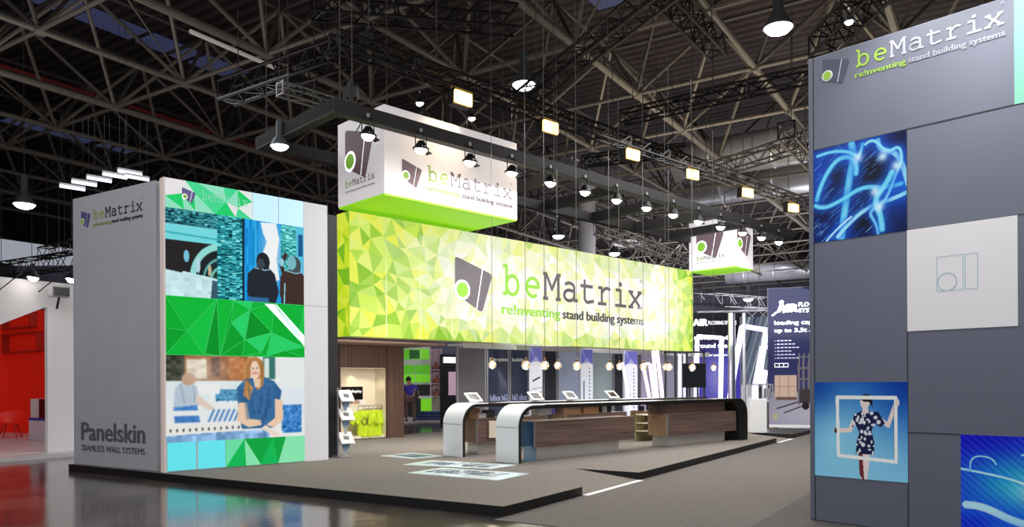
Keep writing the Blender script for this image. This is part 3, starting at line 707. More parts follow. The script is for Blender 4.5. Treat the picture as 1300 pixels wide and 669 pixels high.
# main flood truss parallel to the banner
Ft = AT(585, 124, 18.6)
ft0 = Ft+ldir(FA)*on_plane(423, 80, Ft, FA)[0]; ft1 = Ft+ldir(FA)*on_plane(1040, 280, Ft, FA)[0]
ft0.z = ft1.z = Ft.z+.33
truss(ft0, ft1, .34, .34, 'long black lattice truss carrying the row of warm floodlights')
fl0 = None
for i, u in enumerate([585,696,801,877,947,1005]):
    s, z = on_plane(u, [124,161,200,225,250,270][i], Ft, FA); loc = Ft+ldir(FA)*s; loc.z = Ft.z+.02
    lab = '%s warm floodlight from the left under the long truss' % ORD[i]
    if fl0 is None:
        fl0 = thing('floodlight', lab, 'floodlight', loc, FA, 'warm floodlights on the long truss')
        M().path([(-.31,0,-.1),(-.31,0,.18),(.31,0,.18),(.31,0,-.1)], .014, 6).build('yoke', M_trussb, fl0)
        h = M(); h.prism([(-.29,-.23),(.29,-.23),(.24,.14),(-.24,.14)], -.05, .18); h.build('housing', M_trussb, fl0)
        M().prism([(-.27,-.21),(.27,-.21),(.27,.10),(-.27,.10)], -.13, -.05).build('lens', M_lampy, fl0, bevel=.03)
        M().box(-.03,.03,-.03,.03,.18,.26).build('clamp', M_alu, fl0)
        fl0.rotation_euler = (math.radians(25)*0, 0, FA)
    else: dup(fl0, loc, FA-math.radians(3*i), lab)
    lamp('SPOT', loc+Vector((0,-.25,-.25)), 420, (1,.74,.44), .15, loc+Vector((-.5,-3.0,-6)), 110, .8)
# other trusses (surveyed ends, height chosen)
def tr(u0, v0, u1, v1, z0, w, label, z1=None, **k):
    truss(gz(u0, v0, z0), gz(u1, v1, z0 if z1 is None else z1), w, w, label, **k)
tr(663, 128, 865, -30, 9.6, .42, 'black ladder truss slanting up to the top edge right of the centre', bay=.4)
tr(287, 118, 432, 68, 10.2, .55, 'heavy black truss at upper left ending near the corner of the lighting frame', bay=.45, r=.05)
tr(395, 4, 655, 26, 11.2, .6, 'dark truss crossing the top edge left of the centre', z1=11.4, bay=.5, r=.045)
tr(830, -25, 912, 62, 11.2, .5, 'dark short truss end hanging at the top right of centre', bay=.4)
tr(790, 150, 1040, 92, 10.5, .4, 'thin black truss sloping behind the right of the long flood truss', bay=.5)
tr(880, 225, 1045, 172, 10.0, .5, 'dark truss running towards the tall grey wall under the ducts', bay=.5)
tr(998, 165, 1045, 215, 9.4, .5, 'short dark truss beside the upper edge of the grey wall', bay=.5)
tr(740, 205, 870, 190, 9.6, .35, 'small black truss behind the third floodlight', bay=.4)
tr(355, 112, 440, 138, 9.2, .3, 'silver truss above the left corner of the lighting frame', m=M_trussl, bay=.4)
tr(640, 230, 730, 208, 8.6, .3, 'silver truss just above the front black beam', m=M_trussl, bay=.4)
tr(1040, 60, 1120, -20, 9.5, .5, 'black truss above the left end of the tall grey wall', bay=.4)
tr(55, 322, 96, 312, 8.0, .5, 'pale far truss left of the grey side wall', m=M_trussl, bay=.5)
tr(885, 402, 975, 400, 7.0, .8, 'pale distant truss left of the blue poster', m=M_trussl, bay=.7, r=.04)
tr(885, 378, 975, 385, 7.6, .8, 'second pale distant truss above the rear poster', m=M_trussl, bay=.7, r=.04)
tr(760, 290, 880, 335, 8.6, .5, 'distant grey truss behind the right half of the banner', m=M_piped, bay=.6)
tr(-10, 345, 96, 330, 7.5, .7, 'far dark truss above the red stand', m=M_piped, bay=.6, r=.04)
# oval ring light far behind
p = AT(797, 309, 40); t = thing('ring_luminaire', 'large pale ring luminaire hanging behind the banner', 'lamp', p)
mm = M(); prev = None
for k in range(33):
    a = 2*PI*k/32; q = (.75*math.cos(a), .75*math.sin(a), 0)
    if prev: mm.tube(prev, q, .07, 6)
    prev = q
mm.build('ring', mat('ring_white', (200,200,205), .4, emis=.25), t)
M().tube((0,.75,0),(0,0,ZL-p.z),.01,5).tube((0,-.75,0),(0,0,ZL-p.z),.01,5).build('suspension_wire', M_piped, t)
# chain motors
for u, v, Y, lab in [(468,50,17,'black chain hoist with cable at the left end of the flood truss'),(447,118,16,'black chain hoist above the lighting frame corner')]:
    p = AT(u, v, Y); t = thing('chain_hoist', lab, 'hoist', p)
    M().tube((0,0,-.2),(0,0,.2),.11,12).box(-.18,.12,-.1,.1,-.12,.1).build('motor_body', M_trussb, t)
    M().tube((0,0,.2),(0,0,ZL-p.z),.012,5).build('chain', M_piped, t)
    M().path([(.05+.16*math.sin(k*.5), 0, -.1-.12*k+.0*k) for k in range(7)], .012, 5).build('cable', M_black, t)

# ---- high bay lamps
hb0 = None
HBL = [(988,36,21,.38,'large round hall lamp at the top right above the dark truss end'),(665,108,26,.40,'round hall lamp with grey neck above the flood truss'),
       (355,186,16.6,.30,'round hall lamp at the left corner of the lighting frame'),(31,260,30,.36,'round hall lamp hanging over the red stand'),
       (709,300,48,.36,'distant hall lamp left of the round column'),(780,322,52,.34,'small distant hall lamp behind the top of the banner'),
       (738,27,30,.0,''),(950,380,60,.40,'farthest hall lamp seen under the small box sign')]
for u, v, Y, r, lab in HBL:
    if r == 0: continue
    p = AT(u, v, Y)
    if hb0 is None:
        hb0 = thing('high_bay_lamp', lab, 'hall lamp', p, 0, 'round hall lamps under the roof')
        M().lathe([(.10,1.15),(.14,1.1),(.14,.42),(.22,.38),(.38,.06),(.42,0),(.38,0.01),(.2,.3)], 24).build('reflector', mat('lamp_grey', (110,118,122), .4, .5), hb0, smooth=True, fixn=False)
        M().lathe([(.001,-.17),(.15,-.155),(.28,-.10),(.37,.0),(.37,.03),(.001,.03)], 24).build('lens', M_lampc, hb0, smooth=True)
        M().tube((0,0,.5),(0,0,4),.015,5).build('cable', M_piped, hb0)
        o = hb0
    else:
        o = dup(hb0, p, 0, lab)
        if u == 355: o.scale = (.5,.5,.5)
    for c_ in o.children:
        if c_.name.startswith('cable'): c_.scale.z = (ZU+.95-p.z)/4/o.scale.z
    if Y < 35: lamp('SPOT', p+Vector((0,0,-.1)), 500, (.93,.96,1), .3, p+Vector((0,0,-5)), 130, .6)
# fluorescent tubes behind the tower top
t0 = None
for i, (u, v) in enumerate([(92,238.5),(107,233),(126,228),(146,223.5),(165,219.5),(174,226)]):
    p = AT(u, v, 24)
    lab = '%s slim glowing tube from the left above the grey side wall' % ORD[i]
    if t0 is None:
        t0 = thing('fluorescent_light', lab, 'tube light', p, FA, 'slim tube lights above the grey wall')
        M().tube((-.35,0,0),(.35,0,0),.045,8).build('tube', mat('cool_tube', (235,240,250), emis=1.6), t0); M().box(-.36,.36,-.05,.05,.05,.1).build('batten', M_alu, t0)
        M().tube((-.3,0,.1),(-.3,0,ZL-p.z),.004,4).tube((.3,0,.1),(.3,0,ZL-p.z),.004,4).build('suspension_wire', M_black, t0)
    else: dup(t0, p, FA, lab)
p = AT(298, 64, 23); t = thing('fluorescent_light', 'long pale tube fixed under a roof pipe at upper left', 'tube light', p, FB)
t.rotation_euler = (0, 0, FB)
M().tube((-1.5,0,0),(1.5,0,0),.06,8).build('tube', mat('faint_tube', (170,165,160), emis=.35), t)
# small star spots near top
for u, v, Y, lab in [(533,133,20,'small white lamp just above the large box sign'),(599,152,21,'second small white lamp above the large box sign'),(1078,37,12,'bright spotlight hanging above the left end of the tall grey wall'),(1187,3,10,'bright spotlight at the top edge above the tall grey wall')]:
    p = AT(u, v, Y); t = dup(sp, p+Vector((0,0,.3)), -PI/2+FA, lab, None)
    del t['group']
    t.scale = (.6,.6,.6) if Y > 15 else (.42,.42,.42)
    M().tube((0,0,.08),(0,0,1.5),.015,5).build('drop_rod', M_trussb, t)
# ================================================================== RIGHT WALL
W0 = G(1028.5, 661, 0); WS = lambda u, v=400: -on_plane(u, v, W0, A2)[0]
WH = 5.34; U = WH/5; sE = WS(1300)+.9
rw = thing('grey_display_wall', 'tall blue grey display wall in the right foreground with logo and inset video screens', 'wall panel', W0, FA)
M().box(0, .5, -sE, 0, 0.013, WH).build('wall_core', M_rwall, rw, bevel=.01)
mr = mapS(0, 0, 0, 0)
c0, c1, c15, c2 = WS(1034), WS(1152), WS(1219), WS(1292.5)
se = M()
def seam(a, b_, c, d): se.poly([mr(x, z, .004) for x, z in rect(a, b_, c, d)])
seam(c0-.005, c0+.005, 0, WH); seam(c1-.005, c1+.005, 0, 4*U); seam(c1, sE, 4*U-.006, 4*U+.006); seam(c1, c15, U-.005, U+.005); seam(c1, sE, 3*U-.005, 3*U+.005); seam(c0, c1, 4*U-.004, 4*U+.004)
se.build('panel_seam', M_seam, rw, fixn=False)
a = (WS(1087, 85), (HC-xy_(1087,90)[1]/F*G(1087,600).y)) if False else None
def sr(u, v):
    s, z = on_plane(u, v, W0, A2); return -s, z
a = sr(1086, 85.5); b_ = sr(1276, 34)
logo(rw, mr, a[0], a[1], b_[0]-a[0], mat('rwall_emblem', (72,74,98), .5), mat('rwall_lime', (150,190,60), .5, emis=.12), mat('rwall_text', (176,176,186), .5), mat('rwall_text2', (165,166,176), .5), M_wht, .006, emb=False)
e0 = sr(1044.5, 76); e1 = sr(1079, 76)
emblem(rw, mr, e0[0], e0[1], (e1[0]-e0[0]), mat('rwall_emblem', (72,74,98), .5), mat('rwall_lime', (150,190,60), .5, emis=.12), M_wht, .006)
# blue light trails
cv = Canvas(240, 240, 1.0, (10,16,50))
cv.glow(.1,.75,.4,.3,(10,70,200),.8); cv.glow(.9,.5,.25,.35,(10,80,210),.8); cv.glow(.75,.85,.3,.2,(10,60,180),.7); cv.glow(.3,.1,.4,.25,(8,50,160),.7)
cv.glow(.64,.62,.19,.22,(12,8,20),1.0); cv.glow(.28,.68,.13,.15,(12,10,26),.9); cv.glow(.55,.16,.2,.12,(12,8,22),1.0); cv.glow(.16,.3,.12,.1,(12,14,40),.7); cv.glow(.93,.93,.1,.1,(10,14,50),.8)
for i in range(150):
    x, y = rng.rand()*.75, rng.rand()*.95; l = .02+.09*rng.rand(); cv.line([(x,y),(x+l,y+l*.7)],.005,[(60,140,230),(30,90,210),(130,200,245)][i%3],.8)
def trail(pts, w, c=(60,190,240), k=.85):
    P = []; 
    for i in range(len(pts)-2):
        for t in np.linspace(0, 1, 8, endpoint=False):
            a = [(pts[i][j]+pts[i+1][j])/2 for j in (0,1)]; b = pts[i+1]; c_ = [(pts[i+1][j]+pts[i+2][j])/2 for j in (0,1)]
            P.append(tuple((1-t)**2*a[j]+2*t*(1-t)*b[j]+t*t*c_[j] for j in (0,1)))
    P.append(tuple((pts[-1][j]+pts[-2][j])/2 for j in (0,1)))
    cv.line(P, w*1.6, (20,100,220), .5, True); cv.line(P, w, c, k); cv.line(P, w*.35, (170,235,250), .6, True)
trail([(.40,1.1),(.46,.85),(.40,.6),(.34,.2),(.30,-.1),(.3,-.2)],.075)
trail([(.0,.3),(.08,.62),(.28,.88),(.5,.82),(.46,.5)],.05)
trail([(.58,1.1),(.52,.8),(.42,.9),(.2,.95),(-.1,.9)],.035)
trail([(-.05,.45),(.1,.35),(.3,.4),(.55,.52),(.8,.45),(1.1,.5)],.045)
trail([(.2,-.05),(.35,.12),(.6,.3),(.9,.34),(1.1,.42)],.04,(150,225,250))
trail([(.7,1.05),(.72,.85),(.9,.8),(.98,.6),(1.05,.3)],.05,(150,225,250))
trail([(.5,.88),(.66,1.0),(.8,.8),(.93,.86),(.96,.7),(.9,.6),(.78,.3),(.6,.25),(.7,.1),(.72,-.1)],.03,(120,215,250))
trail([(.9,.7),(.8,.5),(.66,.35),(.74,.2),(.76,-.1)],.06)
trail([(.1,-.05),(.2,.06),(.35,.18),(.5,.26)],.02,(210,240,250))
for p in ((.76,.78),(.9,.66),(.68,.44),(.72,.28),(.5,.82)): cv.glow(p[0],p[1],.05,.05,(220,245,255),.9)
cv.build('led_screen', M_attr, rw, mr, c0, c1, 3*U, 4*U, .006)['label'] = 'led picture of glowing blue light trails'
# white screen with faint line logo
flat('led_screen', mat('white_led', (190,188,190), .4, emis=.42), rw, mr, [rect(c1, c2, 2*U, 3*U)], .006)['label'] = 'plain white lit screen with faint line emblem'
hc_ = c1+(c2-c1)*.48; w_ = (c2-c1); lw_ = []
def rr(x0, x1, z0, z1): return stroke([(x0,z0),(x1,z0),(x1,z1),(x0,z1),(x0,z0)], .006)
lw_ += rr(c1+w_*.29, c1+w_*.53, 2*U+.37*U, 2*U+.70*U); lw_ += rr(c1+w_*.55, c1+w_*.66, 2*U+.37*U, 2*U+.70*U)
lw_ += stroke(arc(c1+w_*.385, 2*U+.455*U, w_*.088, .085*U, 0, 360, 30), .008)
flat('line_emblem', mat('faint_teal_line', (130,160,168), .5, emis=.3), rw, mr, lw_, .009)
# woman holding a frame
cv = Canvas(240, 240, 1.0, (90,170,215))
cv.a = (np.array((120,190,225))*(1-cv.Y[...,None])+np.array((20,90,180))*cv.Y[...,None]); cv.glow(.25,.4,.4,.45,(150,215,235),.75); cv.glow(.65,.15,.5,.3,(140,200,230),.6)
cv.glow(.0,1.0,.25,.3,(16,60,150),.7); cv.glow(1,1,.3,.3,(10,50,150),.8)
sk = (226,210,206)
cv.poly([(.50,.28),(.52,.05),(.51,.0),(.58,0),(.62,.28)],sk); cv.poly([(.49,.28),(.50,.05),(.53,0),(.55,0),(.53,.28)],(110,40,50))
cv.line([(.44,.60),(.40,.50),(.24,.49)],.045,sk); cv.line([(.70,.64),(.80,.56),(.88,.78)],.042,sk)
cv.poly([(.46,.26),(.47,.38),(.50,.48),(.46,.56),(.42,.52),(.44,.66),(.52,.70),(.60,.69),(.70,.70),(.77,.58),(.72,.54),(.66,.58),(.63,.50),(.66,.38),(.66,.26)],(26,34,70))
mk = None
for i in range(70):
    x, y = .42+.34*rng.rand(), .26+.44*rng.rand(); 
    d = abs(cv.a[int(y*239), int(x*239)].sum()-130)
    if d < 30: cv.ell(x, y, .008+.014*rng.rand(), .008+.016*rng.rand(), (215,220,228))
cv.poly([(.53,.68),(.6,.68),(.59,.76),(.54,.76)],sk); cv.ell(.56,.79,.05,.065,sk); cv.ell(.575,.835,.062,.04,(24,20,30)); cv.poly([(.52,.84),(.51,.82),(.64,.82),(.64,.74),(.61,.79)],(30,24,36))
fw = (232,236,232)
for p in ([(.26,.84),(.88,.84)],[(.26,.84),(.27,.23)],[(.27,.23),(.88,.20)],[(.88,.84),(.88,.20)]): cv.line(p,.035,fw)
cv.line([(.86,.80),(.86,.24)],.006,(60,70,90)); cv.ell(.24,.49,.015,.03,(70,50,50)); cv.ell(.895,.79,.02,.04,sk)
cv.build('led_screen', M_attr_dim, rw, mr, c0, c1, .5*U, 1.5*U, .006)['label'] = 'led picture of a woman in a patterned dress holding an empty white frame'
# lower right blue / teal lights
cv = Canvas(220, 200, 1.1, (30,70,210))
cv.glow(.2,1,.6,.25,(20,20,190),1); cv.glow(.5,.55,.35,.25,(30,190,200),.8); cv.glow(1.0,.55,.3,.3,(160,220,225),.8); cv.glow(.1,.15,.3,.15,(20,40,200),.8)
st = np.sin((cv.X*.8+cv.Y)*95)*12; cv.a += st[...,None]*np.array((.8,1,1))
trail([(-.1,.68),(.1,.66),(.5,.6),(.8,.48),(1.2,.3)],.02,(190,235,225)); trail([(.1,.55),(.08,.8),(.3,.8),(.35,.66)],.012,(170,230,230)); trail([(.45,.75),(.65,.9),(.9,.7),(1.2,.6)],.012,(170,230,230))
trail([(-.1,.32),(.2,.34),(.5,.2),(1.2,.1)],.07,(200,230,232)); trail([(.2,-.1),(.3,.15),(.6,.08),(1.2,-.05)],.06,(190,230,230))
cv.glow(.8,.5,.25,.12,(235,245,245),.9)
cv.build('led_screen', M_attr_dim, rw, mr, c15, c15+(c2-c1)*1.05, 0.02, U, .006)['label'] = 'led picture of blue and teal light streaks'
flat('led_screen', mat('mint_led', (120,190,165), .4, emis=.12), rw, mr, [rect(c2-.02, sE, 4*U, WH)], .006)['label'] = 'mint green lit panel at the top right corner'
# wall spots
for i, (s, h) in enumerate([(1.2, 0), (2.3, 0)]):
    loc = W0-ldir(A2)*s-ldir(FA)*1.0+Vector((0,0,WH+.9)); tgt = W0-ldir(A2)*(s+.1)+Vector((0,0,WH-1.0))
    lamp('SPOT', loc, 280 if i else 190, (1,.97,.95), .1, tgt, 80, 1)

# ================================================================== COUNTERS
def counter(o, L, label, w=.6, t=.06, H=1.08, rad=.42, solid_end=True):
    c = thing('arched_counter', label, 'counter', o, FA, 'long arched counters')
    def prof(x0, x1, which):
        pts = []
        for k in range(0, 13):
            a = PI-k*PI/2/12; pts.append((rad+(rad)*math.cos(a), H-rad+rad*math.sin(a)))
        return pts
    outer = prof(0, 0, 0)
    inner = [(rad+(rad-t)*math.cos(PI-k*PI/2/12), H-rad+(rad-t)*math.sin(PI-k*PI/2/12)) for k in range(13)]
    # white skin: leg + bend (outer), black core edge beneath
    pts = [(0,0)]+outer+[(rad+.30,H),(rad+.30,H-.02)]+[(rad+(rad-.02)*math.cos(PI-k*PI/2/12), H-rad+(rad-.02)*math.sin(PI-k*PI/2/12)) for k in range(12,-1,-1)]+[(.02,0)]
    def band(po, pi_, y0, y1):
        mm = M(); n = len(po)
        for i in range(n-1):
            b_ = len(mm.v)
            for q in (po[i], po[i+1], pi_[i+1], pi_[i]): mm.v.append((q[0], y0, q[1]))
            for q in (po[i], po[i+1], pi_[i+1], pi_[i]): mm.v.append((q[0], y1, q[1]))
            for f in ((0,1,2,3),(7,6,5,4),(0,4,5,1),(1,5,6,2),(2,6,7,3),(3,7,4,0)): mm._f(tuple(b_+k for k in f))
        return mm
    O = [(0,0)]+outer+[(rad+.3,H)]; I = [(.02,0)]+[(rad+(rad-.02)*math.cos(PI-k*PI/2/12), H-rad+(rad-.02)*math.sin(PI-k*PI/2/12)) for k in range(13)]+[(rad+.3,H-.02)]
    band(O, I, 0.0, w).build('white_skin', M_white, c, fixn=True)
    # far solid end
    L0 = L
    O2 = [(.02,0)]+I[1:-1]+[(rad+.3,H-.02),(L0-rad,H-.02)]
    I2 = [(.02+t,0)]+[(rad+(rad-.02-t)*math.cos(PI-k*PI/2/12), H-rad+(rad-.02-t)*math.sin(PI-k*PI/2/12)) for k in range(13)]+[(rad+.3,H-.02-t),(L0-rad,H-.02-t)]
    band(O2, I2, -.004, w+.004).build('black_edge_band', M_black, c)
    M().box(rad+.3, L0-rad, 0.01, w-.01, H-.022, H-.004).build('countertop', mat('dark_worktop', (70,62,62), .25), c)
    if solid_end:
        e = [(L0-rad,H-.004)]+[(L0-rad+rad*math.sin(k*PI/2/12), H-rad-.004+rad*math.cos(k*PI/2/12)) for k in range(1,13)]+[(L0,0),(L0-.42,0),(L0-.42,H-rad),(L0-.7,H-.09),(L0-rad-.3,H-.09)]
        M().prism(e, -.004, w+.004).build('black_end_leg', M_black, c, fixn=True)
    mm = M().box(-.003, .0, 0, w, H-rad-.004, H-rad+.004); mm.build('skin_joint', M_seam, c)
    return c
F0 = G(657.6, 588.7, PZ); LF = on_plane(949, 540, F0, FA)[0]
fc = counter(F0, LF, 'front arched counter with white bent leg and walnut storage units, nearest the aisle')
R0 = G(586.5, 580.5, PZ); LR = on_plane(905, 520, R0, FA)[0]
rc = counter(R0, LR, 'rear arched counter with white bent leg, left of and behind the front one', H=1.08)
def unit(c, o, u0, u1, label, d=.45, y0=.05, z0=.26, z1=.76, top=None, sidem=None, kind=1):
    s0 = on_plane(u0, 540, o, FA)[0]; s1 = on_plane(u1, 540, o, FA)[0]
    t = thing('storage_unit', label, 'storage unit', o+ldir(FA)*s0+ldir(A2)*y0, FA, 'walnut storage units under the counters')
    L = s1-s0
    M().box(.0, L-.02, .022, d, z0, z1-.012).build('carcass', sidem or M_dark, t)
    M().box(0, L, 0, .022, z0, z1).build('front_panel', M_wood, t, bevel=.003)
    M().box(-.004, .012, -.004, .03, z0, z1).build('side_trim', M_alu, t)
    M().box(.1, L*.85, .07, .09, 0, z0).box(.1, .12, .09, d-.05, 0, z0).build('steel_plinth', M_steel, t)
    M().box(.12, L*.8, .12, d-.04, 0, z0).build('plinth_core', mat('plinth_grey', (150,146,144), .4), t)
    if top: M().box(.0, L*.85, .06, .08, z1, top).box(.0, .02, .08, d, z1, top).build('upper_panel', M_wood, t)
    M().box(0, L, .0, d, z1-.012, z1).build('unit_top', M_tan, t)
    return t
M_blues = mat('gloss_blue_side', (52, 92, 140), .2)
unit(fc, F0, 681, 808, 'walnut storage unit with blue side under the left half of the front counter', sidem=M_blues)
unit(fc, F0, 850, 937, 'walnut storage unit with tan side under the right half of the front counter', d=.55, sidem=M_tan, top=1.0)
unit(rc, R0, 609, 700, 'tan storage unit under the left half of the rear counter', y0=.1, sidem=M_tan)
unit(rc, R0, 722, 800, 'tan storage unit in the middle under the rear counter', y0=.1, sidem=M_tan)
unit(rc, R0, 822, 880, 'tan storage unit under the right end of the rear counter', y0=.1, sidem=M_tan)
# tinted glass brace
o = M().box(0, .32, 0, .012, 0, .3).build('glass_foot', mat('tinted_glass', (120,160,190), .08, alpha=.55), fc); o.location = (on_plane(671,560,F0,FA)[0], .1, 0)
# white device at rear counter foot
o = G(607.5, 575, PZ); t = thing('floor_spot', 'small white device on the carpet under the rear counter', 'device', o, FA)
M().box(-.09,.09,-.07,.07,.04,.2).build('body', M_white, t, bevel=.02); M().tube((0,0,0),(0,0,.05),.07,12).build('foot', M_dark, t); M().tube((-.03,-.075,.12),(-.03,-.06,.12),.035,12).build('lens', M_screen, t)
# tablets on the rear counter
t0 = None
for i, u in enumerate([617, 696, 740, 793]):
    s = on_plane(u, 510, R0, FA)[0]; loc = R0+ldir(FA)*s+ldir(A2)*.30+Vector((0,0,1.078))
    lab = ['tablet in a white tilted stand at the left end of the rear counter','tablet in a white tilted stand beside the first printed column','tablet in a white tilted stand below the second printed column','tablet in a white tilted stand farthest right on the rear counter'][i]
    if t0 is None:
        t0 = thing('tablet_stand', lab, 'tablet stand', loc, FA+math.radians(2), 'white tablet stands on the rear counter')
        pr = [(.0,.0),(.04,.0),(.26,.17),(.22,.19),(.0,.03)]
        mm = M()
        c_, s_ = math.cos(math.radians(42)), math.sin(math.radians(42))
        def P(x, r, n): return (x, r*c_-n*s_, .015+r*s_+n*c_)
        bx = lambda x0,x1,r0,r1,n0,n1: [P(x0,r0,n0),P(x1,r0,n0),P(x1,r1,n0),P(x0,r1,n0),P(x0,r0,n1),P(x1,r0,n1),P(x1,r1,n1),P(x0,r1,n1)]
        def add(mm, vs):
            b_ = len(mm.v); mm.v += vs
            for q in ((0,3,2,1),(4,5,6,7),(0,1,5,4),(1,2,6,5),(2,3,7,6),(3,0,4,7)): mm._f(tuple(b_+k for k in q))
        add(mm, bx(-.19,.19,0,.27,0,.025)); mm.build('frame', M_white, t0, bevel=.006)
        mm = M(); add(mm, bx(-.13,.13,.045,.225,.025,.03)); mm.build('screen', M_screen, t0)
        M().prism([(0,0),(.2,0),(.2,.16)], -.02, .02, 'x').build('support', M_white, t0)
    else: dup(t0, loc, FA+math.radians(2), lab)
# items on / under the shelves
def item(name, o, u, y, z, sx, sy, sz, m, lab, cat, rz=0, grp=None):
    s = on_plane(u, 520, o, FA)[0]; b_ = M().box(-sx/2, sx/2, -sy/2, sy/2, 0, sz).build(name, m, None, bevel=.006)
    b_.location = o+ldir(FA)*s+ldir(A2)*y+Vector((0,0,z)); b_.rotation_euler = (0,0,FA+rz); tag(b_, lab, cat, grp); return b_
M_bw = mat('black_white_pack', (60,60,62), .5); M_card = mat('cardboard', (170,128,96), .8)
item('cardboard_box', R0, 612, .35, .762, .3, .25, .2, M_card, 'brown box on the tan unit at the left end of the rear counter', 'box')
item('power_supply', R0, 622, .3, .762, .28, .2, .1, M_white, 'white flat device on the tan unit behind the front arch', 'device')
item('power_supply', R0, 630, .25, .762, .2, .2, .16, M_bw, 'dark device beside the white flat device on the tan unit', 'device')
item('notice_board', R0, 628, .07, .34, .2, .02, .36, M_cream, 'cream framed board leaning on the front of the left tan unit', 'board')
item('cardboard_box', R0, 733, .3, .762, .6, .3, .2, M_tan, 'low tan box on the middle unit', 'box')
item('cardboard_box', R0, 757, .3, .762, .55, .3, .24, M_card, 'brown carton seen above the front walnut unit', 'box')
item('purple_box', R0, 722, .55, .762, .6, .25, .28, mat('lilac_box', (120,110,190), .5, emis=.2), 'lilac box on the rear unit left of the second printed column', 'box')
item('white_box', R0, 705, .45, .762, .5, .2, .28, M_white, 'white box beside the lilac box under the rear counter', 'box')
for i, u in enumerate([766,771,777,783]):
    item('brochure', R0, u, .3, .762, .03, .22, .26, M_wht if i % 2 == 0 else M_bw, ['white brochure standing leftmost beside the brown carton','dark brochure standing next to the leftmost white one','second white brochure in the standing row','dark brochure at the right of the standing row'][i], 'brochure', .35, 'brochures standing under the rear counter')
for i, u in enumerate([826,836,846,856,865]):
    item('bottle_pack', R0, u, .3, .762, .12, .12, .12+.05*(i%2), M_bw, '%s dark small pack from the left on the right end unit' % ORD[i], 'pack', .2*i, 'dark packs on the right end unit')
# open cream shelf between the front units
s = on_plane(808, 540, R0, FA)[0]; t = thing('cream_shelf', 'cream open shelf rack between the two front walnut units', 'shelf', R0+ldir(FA)*(s+.1)+ldir(A2)*-.25, FA)
M().box(0,.9,.35,.37,0,.70).build('back_panel', mat('shelf_back_olive', (150,146,110), .6), t)
for z in (.25,.45,.66): M().box(0,.9,0,.36,z,z+.02).build('shelf_board', M_cream, t)
M().box(.88,.90,0,.36,0,.70).build('side_board', M_cream, t)

# ================================================================== PENDANTS
M_glass = mat('clear_bulb_glass', (235,225,215), .05, trans=.75)
pn0 = None
rows = [(R0, .3, [625,708,786.5,845,906]), (F0, .3, [667.5,691.5,732.3,773.8,817,849.5,879])]
cnt = 0
for ri, (o, y, us) in enumerate(rows):
    for i, u in enumerate(us):
        O_ = o+ldir(A2)*y; s, z = on_plane(u, 463+(u-625)*.014, O_, FA); loc = O_+ldir(FA)*s; loc.z = z
        lab = '%s bare bulb pendant from the left in the row over the %s counter' % (ORD[i], ['rear','front'][ri])
        if pn0 is None:
            pn0 = thing('pendant_lamp', lab, 'pendant lamp', loc, 0, 'bare bulb pendants over the counters')
            pr = [(.001,-.085)]+[(.085*math.sin(a), -.085*math.cos(a)) for a in np.linspace(.2, 2.75, 12)]+[(.03,.09)]
            bg = M().lathe(pr, 20).build('bulb_glass', M_glass, pn0, smooth=True, fixn=True)
            M().lathe([(.001,-.03),(.02,-.015),(.026,.0),(.02,.02),(.001,.035)], 10).build('filament', mat('filament_glow', (255,205,140), emis=30), bg)
            M().lathe([(.028,.08),(.03,.1),(.024,.13),(.01,.15),(.001,.15)], 12).build('socket', mat('brass_socket', (120,90,60), .35, .8), pn0)
            M().tube((0,0,.16),(0,0,ZL-loc.z-.1),.005,5).build('cord', mat('grey_cord', (70,68,70), .6), pn0)
        else: dup(pn0, loc, 0, lab)
        if i % 2 == 0: lamp('POINT', loc+Vector((0,0,-.12)), 8, (1,.85,.65), .08)

# ================================================================== CABIN WITH NICHE (left under the banner)
C1 = G(512, 554.5, PZ); s0 = on_plane(432, 520, C1, FA)[0]
C0 = C1+ldir(FA)*s0; CW = -s0; CH = 2.52
cb2 = thing('walnut_cabin', 'walnut clad cabin with a lit cream niche under the left end of the banner', 'cabin', C0, FA)
ns0 = 0.02; ns1 = on_plane(489.5, 520, C0, FA)[0]; nz0 = .02; nz1 = 1.93
M().box(0, ns0, 0, 1.2, 0, CH).box(ns0, ns1, 0, 1.2, nz1, CH).box(ns1, ns1+.04, 0, 1.2, 0, CH).build('walnut_frame', M_woodv, cb2)
M().box(ns1+.04, CW, -.05, 1.2, 0, CH).build('walnut_side_panel', M_woodv, cb2, bevel=.005)
M().box(ns0, ns1, .5, .55, nz0, nz1).box(ns0, ns0+.01, 0, .5, nz0, nz1).box(ns1-.01, ns1, 0, .5, nz0, nz1).box(ns0, ns1, .02, .5, nz1-.02, nz1).build('niche_lining', M_cream, cb2)
M().box(ns0, ns1, .05, .5, nz0, .09).build('niche_base', M_cream, cb2)
M().box(ns0, ns1*.75, .18, .5, .70, .95).build('display_shelf', M_cream, cb2)
lamp('SPOT', C0+ldir(FA)*(ns1*.45)+ldir(A2)*.32+Vector((0,0,nz1-.05)), 11, (1,.86,.62), .03, C0+ldir(FA)*(ns1*.45)+ldir(A2)*.42+Vector((0,0,0)), 95, .6)
lamp('SPOT', C0+ldir(FA)*(ns1*.8)+ldir(A2)*.1+Vector((0,0,nz1-.05)), 10, (1,.9,.72), .03, C0+ldir(FA)*(ns1*.7)+ldir(A2)*.4+Vector((0,0,0)), 110, .6)
s, z = on_plane(440, 500, C0, FA); t = thing('wall_screen', 'black screen with pale wording in the cream niche', 'screen', C0+ldir(FA)*.10+ldir(A2)*.49, FA)
M().box(0, ns1*.62, -.04, 0, .97, 1.42).build('panel', M_screen, t); text('lettering', M_whtE, t, mapF(), '@ display', .35, 1.26, .5, .08, .0, .045)
